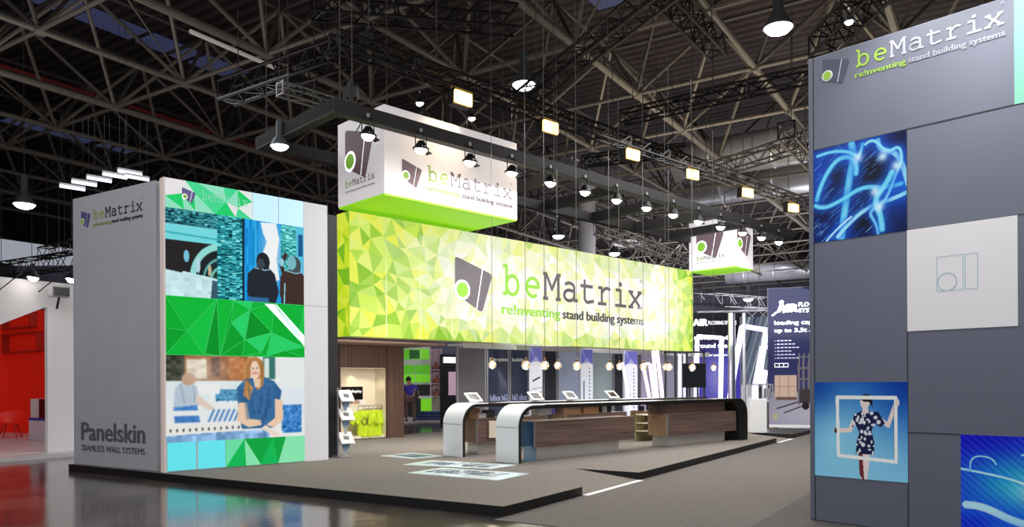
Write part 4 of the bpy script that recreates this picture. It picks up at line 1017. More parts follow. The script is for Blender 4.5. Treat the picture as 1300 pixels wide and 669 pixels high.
# folded leaflets
for i in range(3):
    o = M().box(-.1,.1,-.08,.08,0,.05+.03*i).build('leaflet_stack', mat('leaflet%d' % i, [(210,190,170),(190,150,120),(235,232,225)][i], .7), None); o.location = C0+ldir(FA)*(.35+.24*i)+ldir(A2)*.3+Vector((0,0,.953)); o.rotation_euler = (0,0,FA)
    tag(o, ['beige leaflet stack at the left on the niche shelf','brown leaflet stack in the middle of the niche shelf','thick white leaflet stack beside the screen'][i], 'leaflets')
# shirts on a rail
t = thing('clothes_rail', 'low metal rail in the niche that holds lime shirts', 'clothes rail', C0+ldir(FA)*(ns1*.46)+ldir(A2)*-.02, FA)
M().tube((0,.2,.90),(.78,.2,.90),.012,8).build('rail', M_alu, t); M().tube((0,.2,0),(0,.2,.9),.012,8).tube((.78,.2,0),(.78,.2,.9),.012,8).build('upright', M_alu, t)
def shirt(label, loc, rz, k, prnt):
    t = thing('lime_shirt', label, 'shirt', loc, rz, 'lime shirts on the rail')
    pts = [(-.20,0),(.20,.0),(.22,.48),(.33,.30),(.42,.38),(.30,.66),(.10,.74),(0,.68),(-.10,.74),(-.30,.66),(-.42,.38),(-.33,.30),(-.22,.48)]
    mm = M(); N = 26
    # cloth grid clipped in outline, wavy
    nx, nz = 22, 20; idx = {}
    def inside(x, z):
        ins = False; n = len(pts)
        for i in range(n):
            x0, y0 = pts[i]; x1, y1 = pts[(i+1)%n]
            if (y0 > z) != (y1 > z) and x < (x1-x0)*(z-y0)/(y1-y0)+x0: ins = not ins
        return ins
    for i in range(nx):
        for j in range(nz):
            x0 = -.43+.86*i/nx; z0 = .76*j/nz; x1 = x0+.86/nx; z1 = z0+.76/nz
            if inside((x0+x1)/2, (z0+z1)/2):
                q = []
                for (x, z) in ((x0,z0),(x1,z0),(x1,z1),(x0,z1)):
                    kx = (round(x,4), round(z,4))
                    if kx not in idx:
                        idx[kx] = len(mm.v); mm.v.append((x, .03*math.sin(x*22+k)*(1.1-z)+.02*math.sin(z*9+k), z))
                    q.append(idx[kx])
                mm._f(tuple(q))
    o = mm.build('cloth', M_lime, t, smooth=True, fixn=False); md = o.modifiers.new('s', 'SOLIDIFY'); md.thickness = .012; md.offset = 0
    M().path([(-.18,0,.70),(0,0,.77),(.18,0,.70)], .008, 5).path([(0,0,.77),(0,0,.83),(.03,0,.86)], .005, 5).build('hanger', M_piped, t)
    if prnt: flat('printed_mark', M_black, t, mapF(0,0,-.045), rr(-.12,.0,.38,.55)+stroke(arc(-.02,.42,.07,.09,0,360,20),.02)+stroke([(.06,.36),(.08,.6)],.02), .004)
    return t
b0 = C0+ldir(FA)*(ns1*.46)
for i in range(5):
    shirt(['lime shirt with black mark, leftmost on the rail','second lime shirt on the rail','third lime shirt in the middle of the rail','fourth lime shirt on the rail','rightmost lime shirt on the rail'][i], b0+ldir(FA)*(.12+.15*i)+ldir(A2)*(.04+.02*i)+Vector((0,0,.06)), FA-.25+(.2*i if i else 0), i*1.7, i == 0)
# soffit planks above the passage
o = M(); 
for k in range(8): o.box(0, 3.4-.0, .6+.34*k, .6+.34*k+.32, 0, .06)
o = o.build('slatted_soffit', mat('brown_planks', (150,122,112), .6), None); o.location = B0+Vector((0,0,-.10)); o.rotation_euler = (0,0,FA); tag(o, 'pale brown plank soffit under the left end of the banner', 'soffit')
# ================================================================== BROCHURE STAND
bs = G(436, 580, PZ); t = thing('brochure_stand', 'slim silver brochure stand with three tilted trays beside the video tower', 'brochure stand', bs, FA)
M().box(-.17,.17,-.16,.16,0,.02).build('base', M_alu, t, bevel=.004)
M().box(-.13,-.10,0,.03,.02,1.42).build('pole', M_alu, t); M().box(.04,.10,.02,.03,.02,1.3).build('acrylic_back', mat('acrylic', (190,210,225), .1, alpha=.5), t)
for z in (1.12, .74, .26):
    mm = M(); b_ = [(-.1,-.1,z),(.22,-.1,z),(.22,.08,z+.24),(-.1,.08,z+.24)]; mm.poly(b_); mm.poly([(x,y+.02,zz) for x,y,zz in reversed(b_)]); mm.build('tray', M_alu, t, fixn=False)
for i, z in enumerate((1.12, .74, .26)):
    c = thing('brochure', ['white brochure on the top tray of the silver stand','white brochure on the middle tray of the silver stand','white brochure on the bottom tray of the silver stand'][i], 'brochure', bs+Vector((0,0,z+.02)), FA, 'brochures on the silver stand')
    a_ = math.atan2(.24,.18)
    pl = lambda x, r, e=0: (x, -.1+r*math.cos(a_)-e*math.sin(a_)-.012, r*math.sin(a_)+e*math.cos(a_))
    mm = M(); mm.poly([pl(-.1,0),pl(.21,0),pl(.21,.28),pl(-.1,.28)]); mm.poly([pl(-.1,0,-.02),pl(-.1,.28,-.02),pl(.21,.28,-.02),pl(.21,0,-.02)]); mm.build('cover', M_wht, c, fixn=False)
    mm = M(); mm.poly([pl(-.02,.1,.004),pl(.1,.08,.004),pl(.12,.17,.004),pl(0,.19,.004)]); mm.build('cover_print', M_purple, c, fixn=False)
    M().prism([(-.05,-.0),(.15,-.0),(.12,-.12),(.0,-.16)], -.02, 0).build('blue_flap', mat('blue_flap', (130,160,190), .5), c)

# ================================================================== PARTITION BEHIND THE COUNTERS
PT = BZ-.02
def pan(u0, u1, m, name, lab, cat='partition', z0=PZ, z1=None, dep=0.0, th=.04, obj_parts=None):
    O_ = C1+ldir(A2)*dep; a = on_plane(u0, 480, O_, FA)[0]; b_ = on_plane(u1, 480, O_, FA)[0]
    t = thing(name, lab, cat, Vector((*(O_+ldir(FA)*a).xy, z0)), FA)
    H = (z1 or PT)-z0; L = b_-a; fw_ = min(.05, L*.2)
    M().box(fw_, L-fw_, 0, th, fw_, H-fw_).build('infill', m, t)
    M().box(0, fw_, -.01, th+.01, 0, H).box(L-fw_, L, -.01, th+.01, 0, H).box(fw_, L-fw_, -.01, th+.01, H-fw_, H).box(fw_, L-fw_, -.01, th+.01, 0, fw_).build('frame', M_alu if cat != 'dark' else M_dark, t)
    return t, L, H
M_mesh = mat('taupe_gauze', (104,102,108), .8, noise=.12, nscale=60)
M_navy = mat('navy_glass', (52,58,76), .15, emis=.25)  # this and the next three panels carry a small glow added for brightness
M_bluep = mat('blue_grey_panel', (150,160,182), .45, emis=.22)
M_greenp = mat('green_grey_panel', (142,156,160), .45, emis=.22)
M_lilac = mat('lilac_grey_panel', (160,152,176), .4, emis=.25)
pan(580, 617, M_mesh, 'gauze_panel', 'dark taupe gauze panel right of the passage')
t, L, H = pan(618, 646, M_navy, 'glazed_partition', 'navy glass panel right of the gauze panel')
text('lettering', mat('pale_text', (150,155,190), .5, emis=.3), t, mapF(), 'bdbox b62', .12, .95, L-.2, .2, .02, .02)
text('lettering', M_wht, t, mapF(), 'frame systems', .1, H-.42, L-.15, .12, .02, .02)
t, L, H = pan(647, 671, M_navy, 'glazed_partition', 'second navy glass panel, left of the first printed column')
text('lettering', mat('pale_text', (150,155,190), .5, emis=.3), t, mapF(), 'b62 nbox', .1, .95, L-.2, .2, .02, .02)
text('lettering', M_wht, t, mapF(), 'building', .1, H-.42, L-.2, .12, .02, .02)
pan(708, 736, M_bluep, 'partition_panel', 'pale blue grey panel between the first two printed columns')
pan(752, 778, M_greenp, 'partition_panel', 'pale green grey panel right of the second printed column')
pan(779, 792, M_dark, 'partition_panel', 'narrow dark panel left of the third printed column')
pan(813, 845, M_lilac, 'partition_panel', 'lilac grey panel right of the third printed column with light tubes before it')
pan(690, 707, M_dark, 'partition_panel', 'narrow dark panel right of the first printed column')
pan(846, 883, mat('haze_grey_panel', (140,140,158), .4, emis=.25), 'partition_panel', 'grey panel behind the black portal frame')  # pale panel added over a dark gap, with a small brightening glow
# printed columns
cv_ = None
for i, (u0, u1) in enumerate([(672,688),(736.5,752),(791.5,808)]):
    O_ = C1-ldir(A2)*.7; a = on_plane(u0, 480, O_, FA)[0]; b_ = on_plane(u1, 480, O_, FA)[0]; c = O_+ldir(FA)*((a+b_)/2)
    wd = (u1-u0)*c.y/F
    t = thing('printed_column', ['first printed column from the left, lilac top and plain white below','middle printed column with orange print and punched holes','third printed column from the left with punched profile print'][i], 'column', Vector((c.x, c.y, PZ)), 0)
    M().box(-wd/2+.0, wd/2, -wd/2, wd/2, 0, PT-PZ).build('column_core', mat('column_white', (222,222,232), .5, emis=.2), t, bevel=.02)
    cv = Canvas(30, 160, 30/160, (222,226,238)); ww = 30/160
    cv.rect(0,1,.78,1,(110,108,190)); cv.poly([(0,.78),(ww*.5,.9),(ww,.78)],(160,160,215)); cv.poly([(0,1),(ww*.4,.86),(ww*.2,1)],(150,150,214)); cv.ell(ww/2,.78,ww*.55,.05,(232,232,240))
    if i == 0: cv.line([(ww*.3,.60),(ww*.8,.64)],.02,(60,60,70)); cv.line([(ww*.2,.5),(ww,.52)],.008,(120,120,130)); cv.line([(ww*.2,.45),(ww,.47)],.008,(120,120,130))
    else:
        for k in range(16):
            cv.ell(ww*.72, .05+.047*k, .008, .012, (70,72,90))
            if i == 2: cv.ell(ww*.4, .02+.047*k if k < 8 else .4, .008, .012, (70,72,90))
        if i == 1: cv.rect(ww*.15, ww*.42, 0, .34, (220,130,80)); cv.rect(ww*.2, ww*.3, .3, .6, (90,90,130))
    cv.build('printed_wrap', mat_attr('column_print', .5, .6), t, mapF(0,0,-wd/2), -wd/2+.01, wd/2-.01, 0, PT-PZ, .006)
# lintel above the partition
_a = on_plane(571, 440, C1, FA)[0]; _b = on_plane(884, 440, C1, FA)[0]
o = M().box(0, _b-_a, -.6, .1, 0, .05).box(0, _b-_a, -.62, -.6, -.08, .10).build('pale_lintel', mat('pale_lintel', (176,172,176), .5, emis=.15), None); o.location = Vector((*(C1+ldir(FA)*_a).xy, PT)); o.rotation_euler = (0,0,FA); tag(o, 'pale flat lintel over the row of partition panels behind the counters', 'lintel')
a = on_plane(571, 440, C1, FA)[0]; b_ = on_plane(884, 440, C1, FA)[0]
# light tubes
def tubes(lab, Y, segs, m, r=.05, name='light_tube_frame'):
    p0 = [AT(u, v, Y) for s_ in segs for u, v in s_]; base = Vector((sum(p.x for p in p0)/len(p0), Y, 0))
    t = thing(name, lab, 'light frame', base, 0)
    for sg in segs:
        pts = [AT(u, v, Y)-base for u, v in sg]
        mm = M()
        for a, b_ in zip(pts[:-1], pts[1:]): mm.bar(a, b_, r*2, r*2)
        mm.build('light_tube', m, t)
    return t
tubes('slanting rose white light tubes before the lilac panel', 26.5, [[(816,462),(825,462),(836,545)],[(817,466),(832,545)],[(829,445),(838,545)],[(834,445),(846,545)]], M_tubep, .05)
tubes('slim slanting light tube right behind the third printed column', 26, [[(790,460),(805,545)]], M_tubep, .04)
tubes('upright white glowing rectangle frame in front of the rear poster', 29, [[(884,546),(885,427),(916,429),(914,546)]], M_tube, .07)
tubes('tilted white glowing rectangle frame left of the rack cabinet', 28, [[(920,544),(942,414),(973,419),(954,544)]], M_tube, .08)
tubes('second tilted glowing frame behind the rack cabinet', 30, [[(948,543),(968,440),(978,441)],[(958,543),(972,470)]], M_tube, .08)
tubes('upright glowing tube pair inside the black frame', 24.5, [[(863,450),(863,545)],[(870,450),(870,545)],[(883,452),(883,545)]], M_tube, .045)
o = thing('chrome_post', 'shiny tall chrome post between the two glowing frames', 'post', AT(929, 487, 27.5)*1, 0); o.location.z = 0
M().tube((0,0,0),(0,0,4.1),.13,20).build('tube', mat('chrome', (215,215,220), .12, .95), o, smooth=False); M().tube((.45,0,0),(.45,0,4.1),.06,12).build('side_tube', M_alu, o)
# black frame and square screen
bf = AT(868, 487, 23.6); bf.z = PZ; t = thing('black_frame', 'tall black portal frame at the right end of the rear counter', 'frame', bf, 0)
M().bar((-.57,0,0),(-.57,0,2.45),.06,.06).bar((.62,0,0),(.62,0,2.45),.06,.06).bar((-.6,0,2.42),(.65,0,2.42),.06,.06).bar((-.25,.02,0),(-.25,.02,2.4),.07,.04).bar((.1,.02,0),(.1,.02,2.4),.07,.04).build('bars', M_dark, t)
sq = AT(881, 476.5, 22.6); t = thing('square_screen', 'black square screen on a thin post at the right end of the rear counter', 'screen', sq, 0)
M().box(-.35,.35,-.03,.03,-.36,.36).build('panel', M_screen, t, bevel=.01); M().tube((-.12,.05,PZ-sq.z),(-.12,.05,0),.03,8).tube((.12,.05,PZ-sq.z),(.12,.05,0),.03,8).build('post', M_dark, t)
# ================================================================== BACK STANDS
def poster(lab, u, v, Y, w_, h_, ang, name='poster'):
    p = AT(u, v, Y); t = thing(name, lab, 'poster', p, ang); return t
# AIR poster (right): bottom left corner at (976,541)
ap = G(976, 541.5, .13); ang = math.radians(-20)
SC = (541.5-366)*ap.y/F
t = thing('air_poster', 'tall dark blue poster wall of an air flooring firm with a printed forklift and crate', 'poster', ap, ang)
M().box(-.03, 3.0, 0.01, .25, 0, SC).build('panel', mat('poster_navy_edge', (20,20,34), .5), t)
cv = Canvas(160, 230, 160/230, (44,46,92)); A_ = 160/230
cv.a = np.array((34,38,80))*(cv.Y[...,None])+np.array((60,62,116))*(1-cv.Y[...,None])
cv.rect(0,1,0,.25,(150,145,165)); cv.glow(.35,.1,.4,.14,(205,200,215),.8); cv.poly([(0,.25),(.7,.29),(.7,.33),(0,.27)],(56,58,100))
cv.rect(.045,.19,.21,.37,(222,190,172)); cv.line([(.075,.21),(.075,.37)],.004,(176,138,118)); cv.line([(.045,.29),(.19,.29)],.004,(176,138,118)); cv.line([(.135,.21),(.135,.37)],.004,(176,138,118)); cv.rect(.05,.19,.19,.212,(120,90,80))
cv.line([(.06,.13),(.24,.19)],.009,(60,58,66)); cv.line([(.11,.10),(.27,.165)],.009,(60,58,66))
for x in (.205,.235,.27,.295): cv.line([(x,.16),(x+.004,.52)],.012,(128,120,124))
for y in (.26,.34,.42,.50): cv.line([(.2,y),(.30,y)],.012,(120,112,114))
cv.rect(.21,.31,.17,.27,(70,62,66)); cv.ell(.25,.15,.025,.03,(40,36,40)); cv.rect(.29,.38,.25,.40,(214,196,60)); cv.line([(.31,.4),(.33,.55),(.40,.55)],.012,(60,56,60))
cv.rect(.03,.06,.05,.09,(200,198,130),.7); cv.rect(.07,.11,.055,.08,(170,170,180),.7)
cv.build('printed_sheet', mat_attr('poster_print', .55, .15), t, mapF(), .0, SC*A_, 0.02, SC-.02, .006)
wtx = M_whtE
m0 = mapF()
flat('logo_mark', wtx, t, m0, stroke([(.12,SC*.80),(.3,SC*.83),(.42,SC*.89)],.05)+stroke([(.42,SC*.89),(.5,SC*.82)],.07)+[disc(.42,SC*.895,.07)], .012)
text('lettering', wtx, t, m0, 'AIR', .3, SC*.825, .62, .26, .06, .012)
text('lettering', wtx, t, m0, 'FLOORING', .96, SC*.86, .9, .14, .01, .012); text('lettering', wtx, t, m0, 'SYSTEMS', .96, SC*.818, .8, .14, .01, .012)
text('lettering', wtx, t, m0, 'loading capacity', .2, SC*.735, 1.7, .13, .012, .012); text('lettering', wtx, t, m0, 'up to 3,5t /m²', .2, SC*.68, 1.42, .13, .012, .012)
for k in range(6): flat('text_line', mat('print_pale', (150,150,175), .5, emis=.25), t, m0, [rect(.2,.23,SC*(.615-.025*k),SC*(.615-.025*k)+.025)]+[rect(.27+.12*j,.36+.12*j,SC*(.615-.025*k),SC*(.615-.025*k)+.035) for j in range(4+k%3)], .012)
flat('text_box', M_whtE, t, m0, stroke([(.2,SC*.43),(.62,SC*.43),(.62,SC*.455),(.2,SC*.455),(.2,SC*.43)],.015)+stroke([(.34,SC*.43),(.34,SC*.455)],.015)+stroke([(.48,SC*.43),(.48,SC*.455)],.015), .012)
M().box(-.1, 3.0, -.25, 0, -.02, .06).build('plinth', M_white, t)
# rear poster
rp_ = G(878, 545, 0); Yr = 33.0; p = AT(876, 487, Yr); p.z = 0
t = thing('rear_poster', 'purple and black poster wall with white wording behind the glowing frames', 'poster', p, 0)
Hr = HC+(487-398)*Yr/F; Lr = (942-876)*Yr/F
M().box(0, Lr, .01, .1, 0, Hr).build('panel', mat('poster_black', (30,30,36), .5), t)
cv = Canvas(90, 150, .6, (60,50,170)); cv.a = np.array((30,30,38))*np.clip((cv.Y[...,None]-.55)*4,0,1)+np.array((86,78,200))*(1-np.clip((cv.Y[...,None]-.55)*4,0,1)); cv.glow(.3,.4,.12,.2,(170,170,240),.8)
cv.build('printed_sheet', mat_attr('poster_print', .55, .15), t, mapF(), 0, Lr, 0, Hr, .006)
text('lettering', wtx, t, m0, 'AIR', .15, Hr-.55, .6, .3, .05, .012); text('lettering', wtx, t, m0, 'FLOORING SYSTEMS', .8, Hr-.5, 1.2, .16, .01, .012)
text('lettering', wtx, t, m0, 'mover service', .2, Hr-1.15, 1.7, .2, .02, .012); text('lettering', wtx, t, m0, 'around the', .2, Hr-1.5, 1.4, .2, .02, .012); text('lettering', wtx, t, m0, 'for our partners', .5, Hr-1.85, 1.1, .1, .02, .012)
# pale picture wall between
p = AT(941, 487, 32); p.z = 0; t = thing('picture_wall', 'grey blue picture wall with slanting beams left of the blue poster', 'wall panel', p, math.radians(10))
Hh = HC+(487-403)*32/F
M().box(0,1.6,.01,.1,0,Hh).build('panel', M_alu, t)
cv = Canvas(90,160,.6,(110,120,140))
for i in range(12): cv.line([(-.2+.1*i,.3),(.2+.1*i,1.1)],.02+.01*rng.rand(),[(190,200,215),(50,58,76),(150,160,180)][i%3])
cv.rect(0,1,0,.35,(225,228,238)); cv.build('printed_sheet', mat_attr('poster_print', .55, .15), t, mapF(), 0, 1.6, 0, Hh, .006)
# rack cabinet
rk = G(963, 549.5, PZ); t = thing('rack_cabinet', 'white cabinet with side vents and open metal rack on top, beside blue poster', 'cabinet', rk, math.radians(-8))
M().box(-.23,.24,0,.55,0,1.0).build('body', M_white, t, bevel=.01)
M().box(.24,.30,.02,.55,.03,.98).build('vented_side', M_greyw, t)
mm = M()
for k in range(16): mm.box(.245,.302,.0,.02,.12+.05*k,.145+.05*k)
mm.build('vent_slot', M_black, t)
mm = M()
for x in (-.2,.12,.42):
    for y in (.05,.45): mm.bar((x,y,1.0),(x,y,1.42),.035,.035)
for y in (.05,.45): mm.bar((-.2,y,1.42),(.42,y,1.42),.035,.035)
mm.build('open_rack', M_alu, t)
mm = M()
for k in range(5): mm.tube((.1,.2,1.0+.08*k),(.1,.32,1.06+.08*k),.05,10)
mm.build('rack_parts', M_dark, t); M().box(.22,.34,.1,.4,1.02,1.3).build('rack_motor', M_alu, t)

# green cabinets far stand (through the passage)
def rz_(lab, name, cat, u, Y, ang=0): 
    p = AT(u, 487, Y); p.z = .1; return thing(name, lab, cat, p, ang)
Yg = 36.0
o = M().box(-4, 6, -2.2, 3, 0, .1).build('pale_stand_floor', mat('white_stand_floor', (206,200,204), .4), None); o.location = (AT(530,487,Yg-1.0).x, Yg-1.0, 0); tag(o, 'pale raised floor of the small green stand seen through the passage', 'platform')
M_gr = mat('apple_green_gloss', (120,215,30), .3, emis=.45); M_gr2 = mat('apple_green_deep', (90,190,20), .3, emis=.4)
t = rz_('tall green and white wall cabinet seen through the passage', 'green_wall_cabinet', 'cabinet', 511, Yg)
kx = Yg/F
def zz(v): return (487.8-v)*kx+HC-.1
M().box(0, 35*kx, .02, .3, 0, zz(440)).build('carcass', M_white, t)
for (a, b_, c, d) in [(512,523,456,443),(525,534,456,443),(535,545,456,443),(512,527,474,463),(528,546,474,463),(512,527,485,475),(528,546,485,475)]:
    M().box((a-511)*kx, (b_-511)*kx, -.02, .02, zz(c), zz(d)).build('door', M_gr if (a+c) % 2 else M_gr2, t, bevel=.004)
M().box((520-511)*kx, (533-511)*kx, -.03, .0, zz(455), zz(444)).build('glass_door', mat('green_glass', (60,140,70), .1), t)
M().box(0, 35*kx, -.03, .02, zz(533), zz(488)).build('dark_back', M_dark, t)
t = rz_('apple green bar counter with white top in the small stand', 'green_bar_counter', 'counter', 534, Yg-1.2)
M().box(0, 12*kx, 0, .5, 0, zz(505)).build('body', M_gr, t, bevel=.01); M().box(-.12, 13*kx, -.08, .55, zz(505), zz(502)).build('top', M_white, t)
t = rz_('white open shelf unit with small brown items beside the green cabinet', 'open_shelf_unit', 'shelf', 546.5, Yg-.6)
M().box(0,.03,0,.3,0,zz(443)).box(13*kx,13*kx+.03,0,.3,0,zz(443)).build('side_panel', mat('rose_white', (214,190,200), .5), t); M().box(0,13*kx,.28,.3,0,zz(443)).build('back_panel', mat('rose_grey', (196,170,182), .5), t)
for v in (470,487,503,521): M().box(.03,13*kx,0,.28,zz(v),zz(v)+.03).build('shelf_board', mat('rose_white', (214,190,200), .5), t)
for i, v in enumerate((470,487,503)):
    c = t.location+Vector((7*kx,.12,zz(v)+.03)); h = thing('brown_ornament', 'small brown ornament on the %s shelf of the white open shelf unit' % ['top','middle','lower'][i], 'ornament', c, 0, 'ornaments on the open shelf unit')
    M().lathe([(.001,0),(.12,0),(.15,.08),(.13,.18),(.05,.24),(.03,.3),(.001,.3)], 12).build('vase', mat('terracotta', (150,90,70), .6), h, smooth=True); M().lathe([(.05,.3),(.07,.34),(.001,.36)], 12).build('lid', mat('terracotta', (150,90,70), .6), h)
o = rz_('blue grey folded cloth pile on the pale floor beyond the passage', 'cloth_pile', 'cloth', 548, Yg-3.0); mm = M()
for k in range(3): mm.box(-.7+.1*k,.6-.1*k,-.3,.3,.12*k,.12*k+.11)
mm.build('cloth', mat('blue_cloth', (60,80,120), .9, noise=.2), o, bevel=.04)
# dark door wall with small picture
t = rz_('dark wall with a small pale picture right of the passage', 'dark_partition', 'partition', 560, 26.0, FA)
t.location.z = PZ; M().box(0,1.2,0,.06,0,2.5).build('panel', M_dark, t); M().box(.32,.68,-.03,0,1.1,1.9).build('picture', mat('pale_picture', (215,180,200), .5, emis=.4), t); M().box(.1,1.0,-.02,0,2.2,2.4).build('lit_header', M_whtE, t)

# ---- person bending at the green stand
pp = G(520.5, 535, .1)
t = thing('person', 'person in violet shirt and brown trousers leaning over, seen from behind', 'person', pp, math.radians(0))
def skin(name, verts, edges, radii, m, parent, sub=1, root=0):
    me = bpy.data.meshes.new(name); me.from_pydata(verts, edges, []); me.materials.append(m); o = bpy.data.objects.new(name, me); C.objects.link(o); o.parent = parent
    md = o.modifiers.new('skin', 'SKIN'); md.use_smooth_shade = True
    if not me.skin_vertices: me.attributes.new('x','FLOAT','POINT')
    for i, r in enumerate(radii):
        sv = me.skin_vertices[0].data[i]; sv.radius = (r, r) if not isinstance(r, tuple) else r; sv.use_root = (i == root)
    s_ = o.modifiers.new('sub', 'SUBSURF'); s_.levels = sub; s_.render_levels = sub
    return o
def skin_safe(name, verts, edges, radii, m, parent, sub=1):
    import bmesh
    me = bpy.data.meshes.new(name); bm = bmesh.new(); lay = bm.verts.layers.skin.verify()
    vs = [bm.verts.new(v) for v in verts]
    for a, b_ in edges: bm.edges.new((vs[a], vs[b_]))
    for i, v in enumerate(vs): v[lay].radius = radii[i] if isinstance(radii[i], tuple) else (radii[i], radii[i]); v[lay].use_root = (i == 0)
    bm.to_mesh(me); bm.free(); me.materials.append(m); o = bpy.data.objects.new(name, me); C.objects.link(o); o.parent = parent
    md = o.modifiers.new('skin', 'SKIN'); md.use_smooth_shade = True
    s_ = o.modifiers.new('sub', 'SUBSURF'); s_.levels = sub; s_.render_levels = sub
    return o
mskin = mat('skin_tone', (176,128,104), .6); mhair = mat('dark_hair', (34,28,28), .7)
V = [(0,0,.95),(0.02,.12,1.2),(-.02,.28,1.42),(-.06,.36,1.52),(-.10,.42,1.64),(-.11,.46,1.74),
     (-.11,0,.9),(-.14,.02,.5),(-.15,-.02,.09),(-.15,.14,.04),
     (.11,0,.9),(.15,.04,.5),(.16,-.02,.09),(.16,.14,.04),
     (-.22,.30,1.40),(-.27,.42,1.14),(-.22,.60,.98),(-.20,.68,.95),
     (.19,.30,1.40),(.30,.40,1.15),(.26,.60,1.0),(.24,.68,.97)]
E = [(0,1),(1,2),(2,3),(3,4),(4,5),(0,6),(6,7),(7,8),(8,9),(0,10),(10,11),(11,12),(12,13),(2,14),(14,15),(15,16),(16,17),(2,18),(18,19),(19,20),(20,21)]
Rr = [.15,.15,.16,.06,.10,.09,.10,.065,.045,.04,.10,.065,.045,.04,.06,.045,.035,.03,.06,.045,.035,.03]
skin_safe('body', V, E, Rr, mskin, t, 2)
skin_safe('shirt', [V[0],V[1],V[2],(-.04,.32,1.47),V[14],(-.25,.38,1.22),V[18],(.25,.36,1.23)], [(0,1),(1,2),(2,3),(2,4),(4,5),(2,6),(6,7)], [.175,.18,.19,.08,.085,.075,.085,.075], mat('violet_shirt', (56,44,140), .8, emis=.12), t, 2)
skin_safe('trousers', [(0,0,.93),V[6],V[7],(-.15,-.02,.12),V[10],V[11],(.16,-.02,.12)], [(0,1),(1,2),(2,3),(0,4),(4,5),(5,6)], [.165,.12,.085,.07,.12,.085,.07], mat('brown_trousers', (110,84,76), .9), t, 2)
mm = M().lathe([(.001,.15)]+[(.115*math.sin(a), .14*math.cos(a)) for a in np.linspace(.2, 2.1, 8)], 14, (-.11,.44,1.70)); mm.build('hair', mhair, t, smooth=True)
for sx in (-.15, .16): M().box(sx-.05, sx+.05, -.08, .2, 0, .09).build('shoe', M_black, t, bevel=.03)
for sx, hx in ((-1,-.20),(1,.24)):
    mm = M()
    for k in range(4): mm.tube((hx-.03+.02*k,.68,.95),(hx-.03+.02*k,.76-.005*abs(k-1.5),.92),.009,6)
    mm.tube((hx-.04*sx*-1,.67,.95),(hx+.05*-sx,.72,.94),.010,6); mm.build('fingers', mskin, t)

# ================================================================== RED STAND (far left)
Yl = 17.8
rs = G(-10, 586.5, 0)
fp = M(); 
pA, pB = G(-60, 592, 0), G(93.5, 579.5, 0); dd = (pB-pA); la = math.atan2(dd.y, dd.x)
o = M().box(0, dd.length+5, 0, 12, 0, .09).build('white_stand_floor', mat('white_gloss_floor', (190,184,186), .3), None); o.location = pA; o.rotation_euler = (0,0,la); tag(o, 'low white platform floor of the red stand at far left', 'platform')
o.data.materials.append(M_dark)
def rl_(u, v): 
    s, z = on_plane(u, v, pA+ldir(la+PI/2)*.6, la); return s, z
rt = thing('red_stand', 'white and red exhibition booth with slanted opening at the far left', 'booth', pA+ldir(la+PI/2)*.6+Vector((0,0,.09)), la)
s60, z60 = rl_(60, 389); s0_, z0_ = rl_(0, 412); sR, zT = rl_(93, 361); s60b = rl_(60, 570)[0]
zT -= .09; z60 -= .09; z0_ -= .09
k_ = (z60-z0_)/(s60-s0_)
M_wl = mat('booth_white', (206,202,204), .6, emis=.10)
M().prism([(s60,0),(s60+4.5,0),(s60+4.5,zT),(-3,zT),(-3,z0_-k_*(s0_+3)),(s60,z60)], 0, .12).build('white_front', M_wl, rt)
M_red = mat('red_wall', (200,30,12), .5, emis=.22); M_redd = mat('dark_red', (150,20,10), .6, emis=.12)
_g = G(60, 552, .09)-(pA+ldir(la+PI/2)*.6); SX = _g.dot(ldir(la))
M().box(-3, SX+.06, 9.0, 9.1, 0, zT).build('red_back_wall', M_red, rt); M().box(SX, SX+.06, .12, 9.0, 0, zT).build('red_side_wall', M_red, rt)
RO = pA+ldir(la+PI/2)*.6+ldir(la)*SX; RO.z = .09
def rw_(u, v):
    q, z = on_plane(u, v, RO, la+PI/2); return q, z-.09
mm = M()
for (u0, v0, u1, v1) in [(11,419,47,396),(11,449,56,421),(-14,437,5,404),(-14,480,5,464)]:
    q0, zb = rw_(u0, v0); q1, zt = rw_(u1, v1); a, b_ = min(q0,q1), max(q0,q1)
    x = SX
    mm.box(x-.22, x, a, b_, zb, zb+.05).box(x-.22, x, a, b_, zt-.05, zt).box(x-.22, x, a, a+.05, zb, zt).box(x-.22, x, b_-.05, b_, zb, zt)
mm.build('red_wall_shelf', M_redd, rt)
M().box(-3, SX-.02, .12, 9.0, .0, .01).build('red_floor', mat('pale_red_floor', (196,176,176), .4), rt)
# chair
cp_ = G(13,556,.10)
ch = thing('red_chair', 'red shell armchair inside the red booth', 'chair', cp_, .3)
mm = M(); nn = 16; prof = []
for j in range(6):
    for i in range(nn+1):
        a = PI*(.0+1.0*i/nn); rr_ = .15+.03*j; z = .44+.0*j+(.36*(j/5)**1.4)*(.45+.55*math.sin(a))
        mm.v.append((rr_*1.25*math.cos(a), rr_*1.2*math.sin(a)-.04, z))
for j in range(5):
    for i in range(nn): mm._f((j*(nn+1)+i, j*(nn+1)+i+1, (j+1)*(nn+1)+i+1, (j+1)*(nn+1)+i))
o = mm.build('shell_back', M_red, ch, smooth=True); md = o.modifiers.new('s','SOLIDIFY'); md.thickness = .02
M().lathe([(.001,.42),(.24,.42),(.27,.45),(.24,.47),(.001,.45)], 20).build('seat', M_red, ch, smooth=True)
for sx in (-1,1):
    for sy in (-1,1): M().tube((sx*.12,sy*.12,.43),(sx*.24,sy*.22,0),.02,8,.014).build('leg', M_redd, ch)
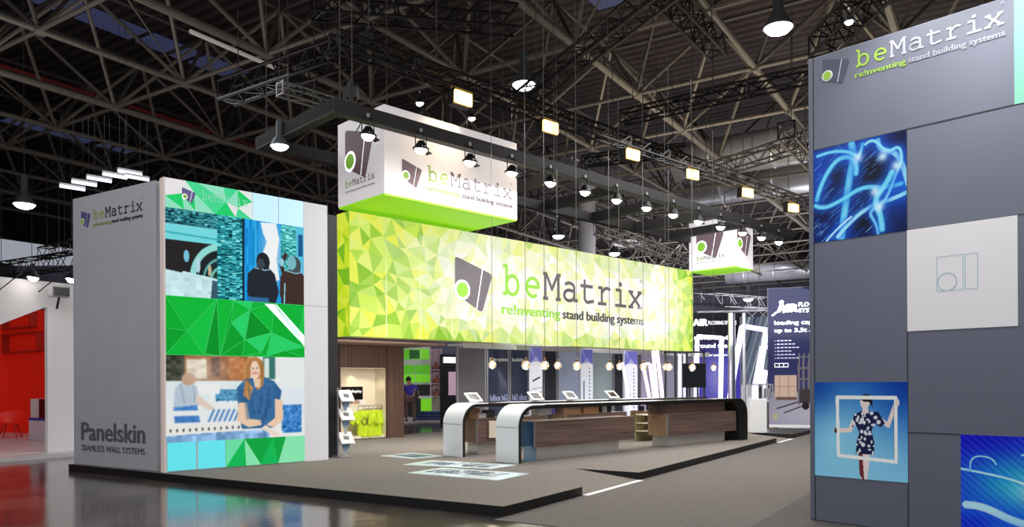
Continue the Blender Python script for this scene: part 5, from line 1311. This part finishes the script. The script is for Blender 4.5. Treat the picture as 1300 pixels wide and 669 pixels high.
# white cabinet with black front
c_ = G(47,559,.10)
cb3 = thing('counter_cabinet', 'white and blue cabinet with black menu board in the red booth', 'cabinet', c_, la-PI/2+.0)
M().box(-.45,.45,0,.5,0,.55).build('body', M_white, cb3, bevel=.01); M().box(-.45,.45,.0,.5,.55,.62).build('blue_band', mat('royal_blue', (40,60,170), .5), cb3); M().box(-.45,0,.05,.45,.62,1.15).build('white_top_box', M_white, cb3); M().box(.0,.45,.05,.45,.62,1.15).build('black_board', M_screen, cb3)
# lamps on the booth
for u, v, lab in [(42,355,'left bright spotlight on an arm over the white booth edge'),(91,357,'right bright spotlight beside the grey side wall over the white booth')]:
    p = AT(u, v, 17.0); t = dup(sp, p+Vector((0,0,.35)), 2.2, lab); del t['group']; t.scale = (.7,.7,.7)
    M().tube((0,0,0),(0,.9,-.9),.018,6).build('arm', M_trussb, t)
p = AT(75, 372, 17.4); t = thing('floodlight', 'metal floodlight with grilles clamped to the booth top edge', 'floodlight', p, la)
M().box(-.2,.2,-.1,.1,-.1,.16).build('housing', M_alu, t, bevel=.02); M().box(-.17,.17,-.12,-.1,-.07,.12).build('grille', M_dark, t); M().tube((0,0,-.1),(0,.1,-.35),.025,8).build('arm', M_trussb, t)

# ================================================================== HALL LIGHT, WITH UNSEEN FILL LAMPS ADDED
def area(loc, size, e, col, tgt=None, sy=None): return lamp('AREA', loc, e, col, size, tgt or (Vector(loc)+Vector((0,0,-5))), sy=sy)
area((3, 17, 6.6), 9, 800, (1,.97,.93), sy=6)
area((8, 22, 9), 10, 900, (1,.97,.95), sy=8)
area((4, 7, 9.5), 6, 500, (1,.97,.95), sy=6)
area((-9, 5, 9.5), 6, 520, (1,.98,.98), (-7, 13, 1), sy=6)  # this and the next: unseen fill from the camera side for the grey walls
area((-1, 2, 9.5), 5, 300, (.97,.98,1), (4.5, 8, 2), sy=5)
area((-10, 22, 10), 8, 350, (.95,.97,1), sy=8)
area((14, 40, 10.5), 16, 1800, (.95,.95,1), sy=14)
area((-12, 45, 10.5), 14, 500, (.95,.95,1), sy=14)
area((-2.2, 17.8, 2.6), 2.0, 90, (1,.92,.85), (-3.2, 20.5, 1))  # unseen fill added to brighten the walnut cabin
# unseen uplights added to brighten the roof steel
area((10, 30, 7.5), 14, 1150, (1,.86,.70), (11, 31, 14), sy=10)
area((12, 72, 10), 26, 5200, (.92,.92,1), (12, 80, 2), sy=16)  # unseen lamp added to lift the dark far hall
area((14, 62, 5), 20, 3200, (.92,.92,1), (14, 66, 16), sy=16)
area((22, 45, 7), 16, 1900, (.95,.95,1), (23, 46, 16), sy=12)
area((-14, 22, 6.0), 10, 330, (.95,.9,.9), (-14, 23, 14), sy=10)
area((2, 24, 2.4), 5, 90, (.95,.97,1), (2, 21, 1), sy=2)
area((6, 26, 4.5), 8, 480, (.9,.92,1), (7, 31, 2), sy=3)  # unseen fill added to brighten the partition behind the counters
area((0, 10, 7.5), 8, 260, (1,.9,.8), (1, 13, 14), sy=8)
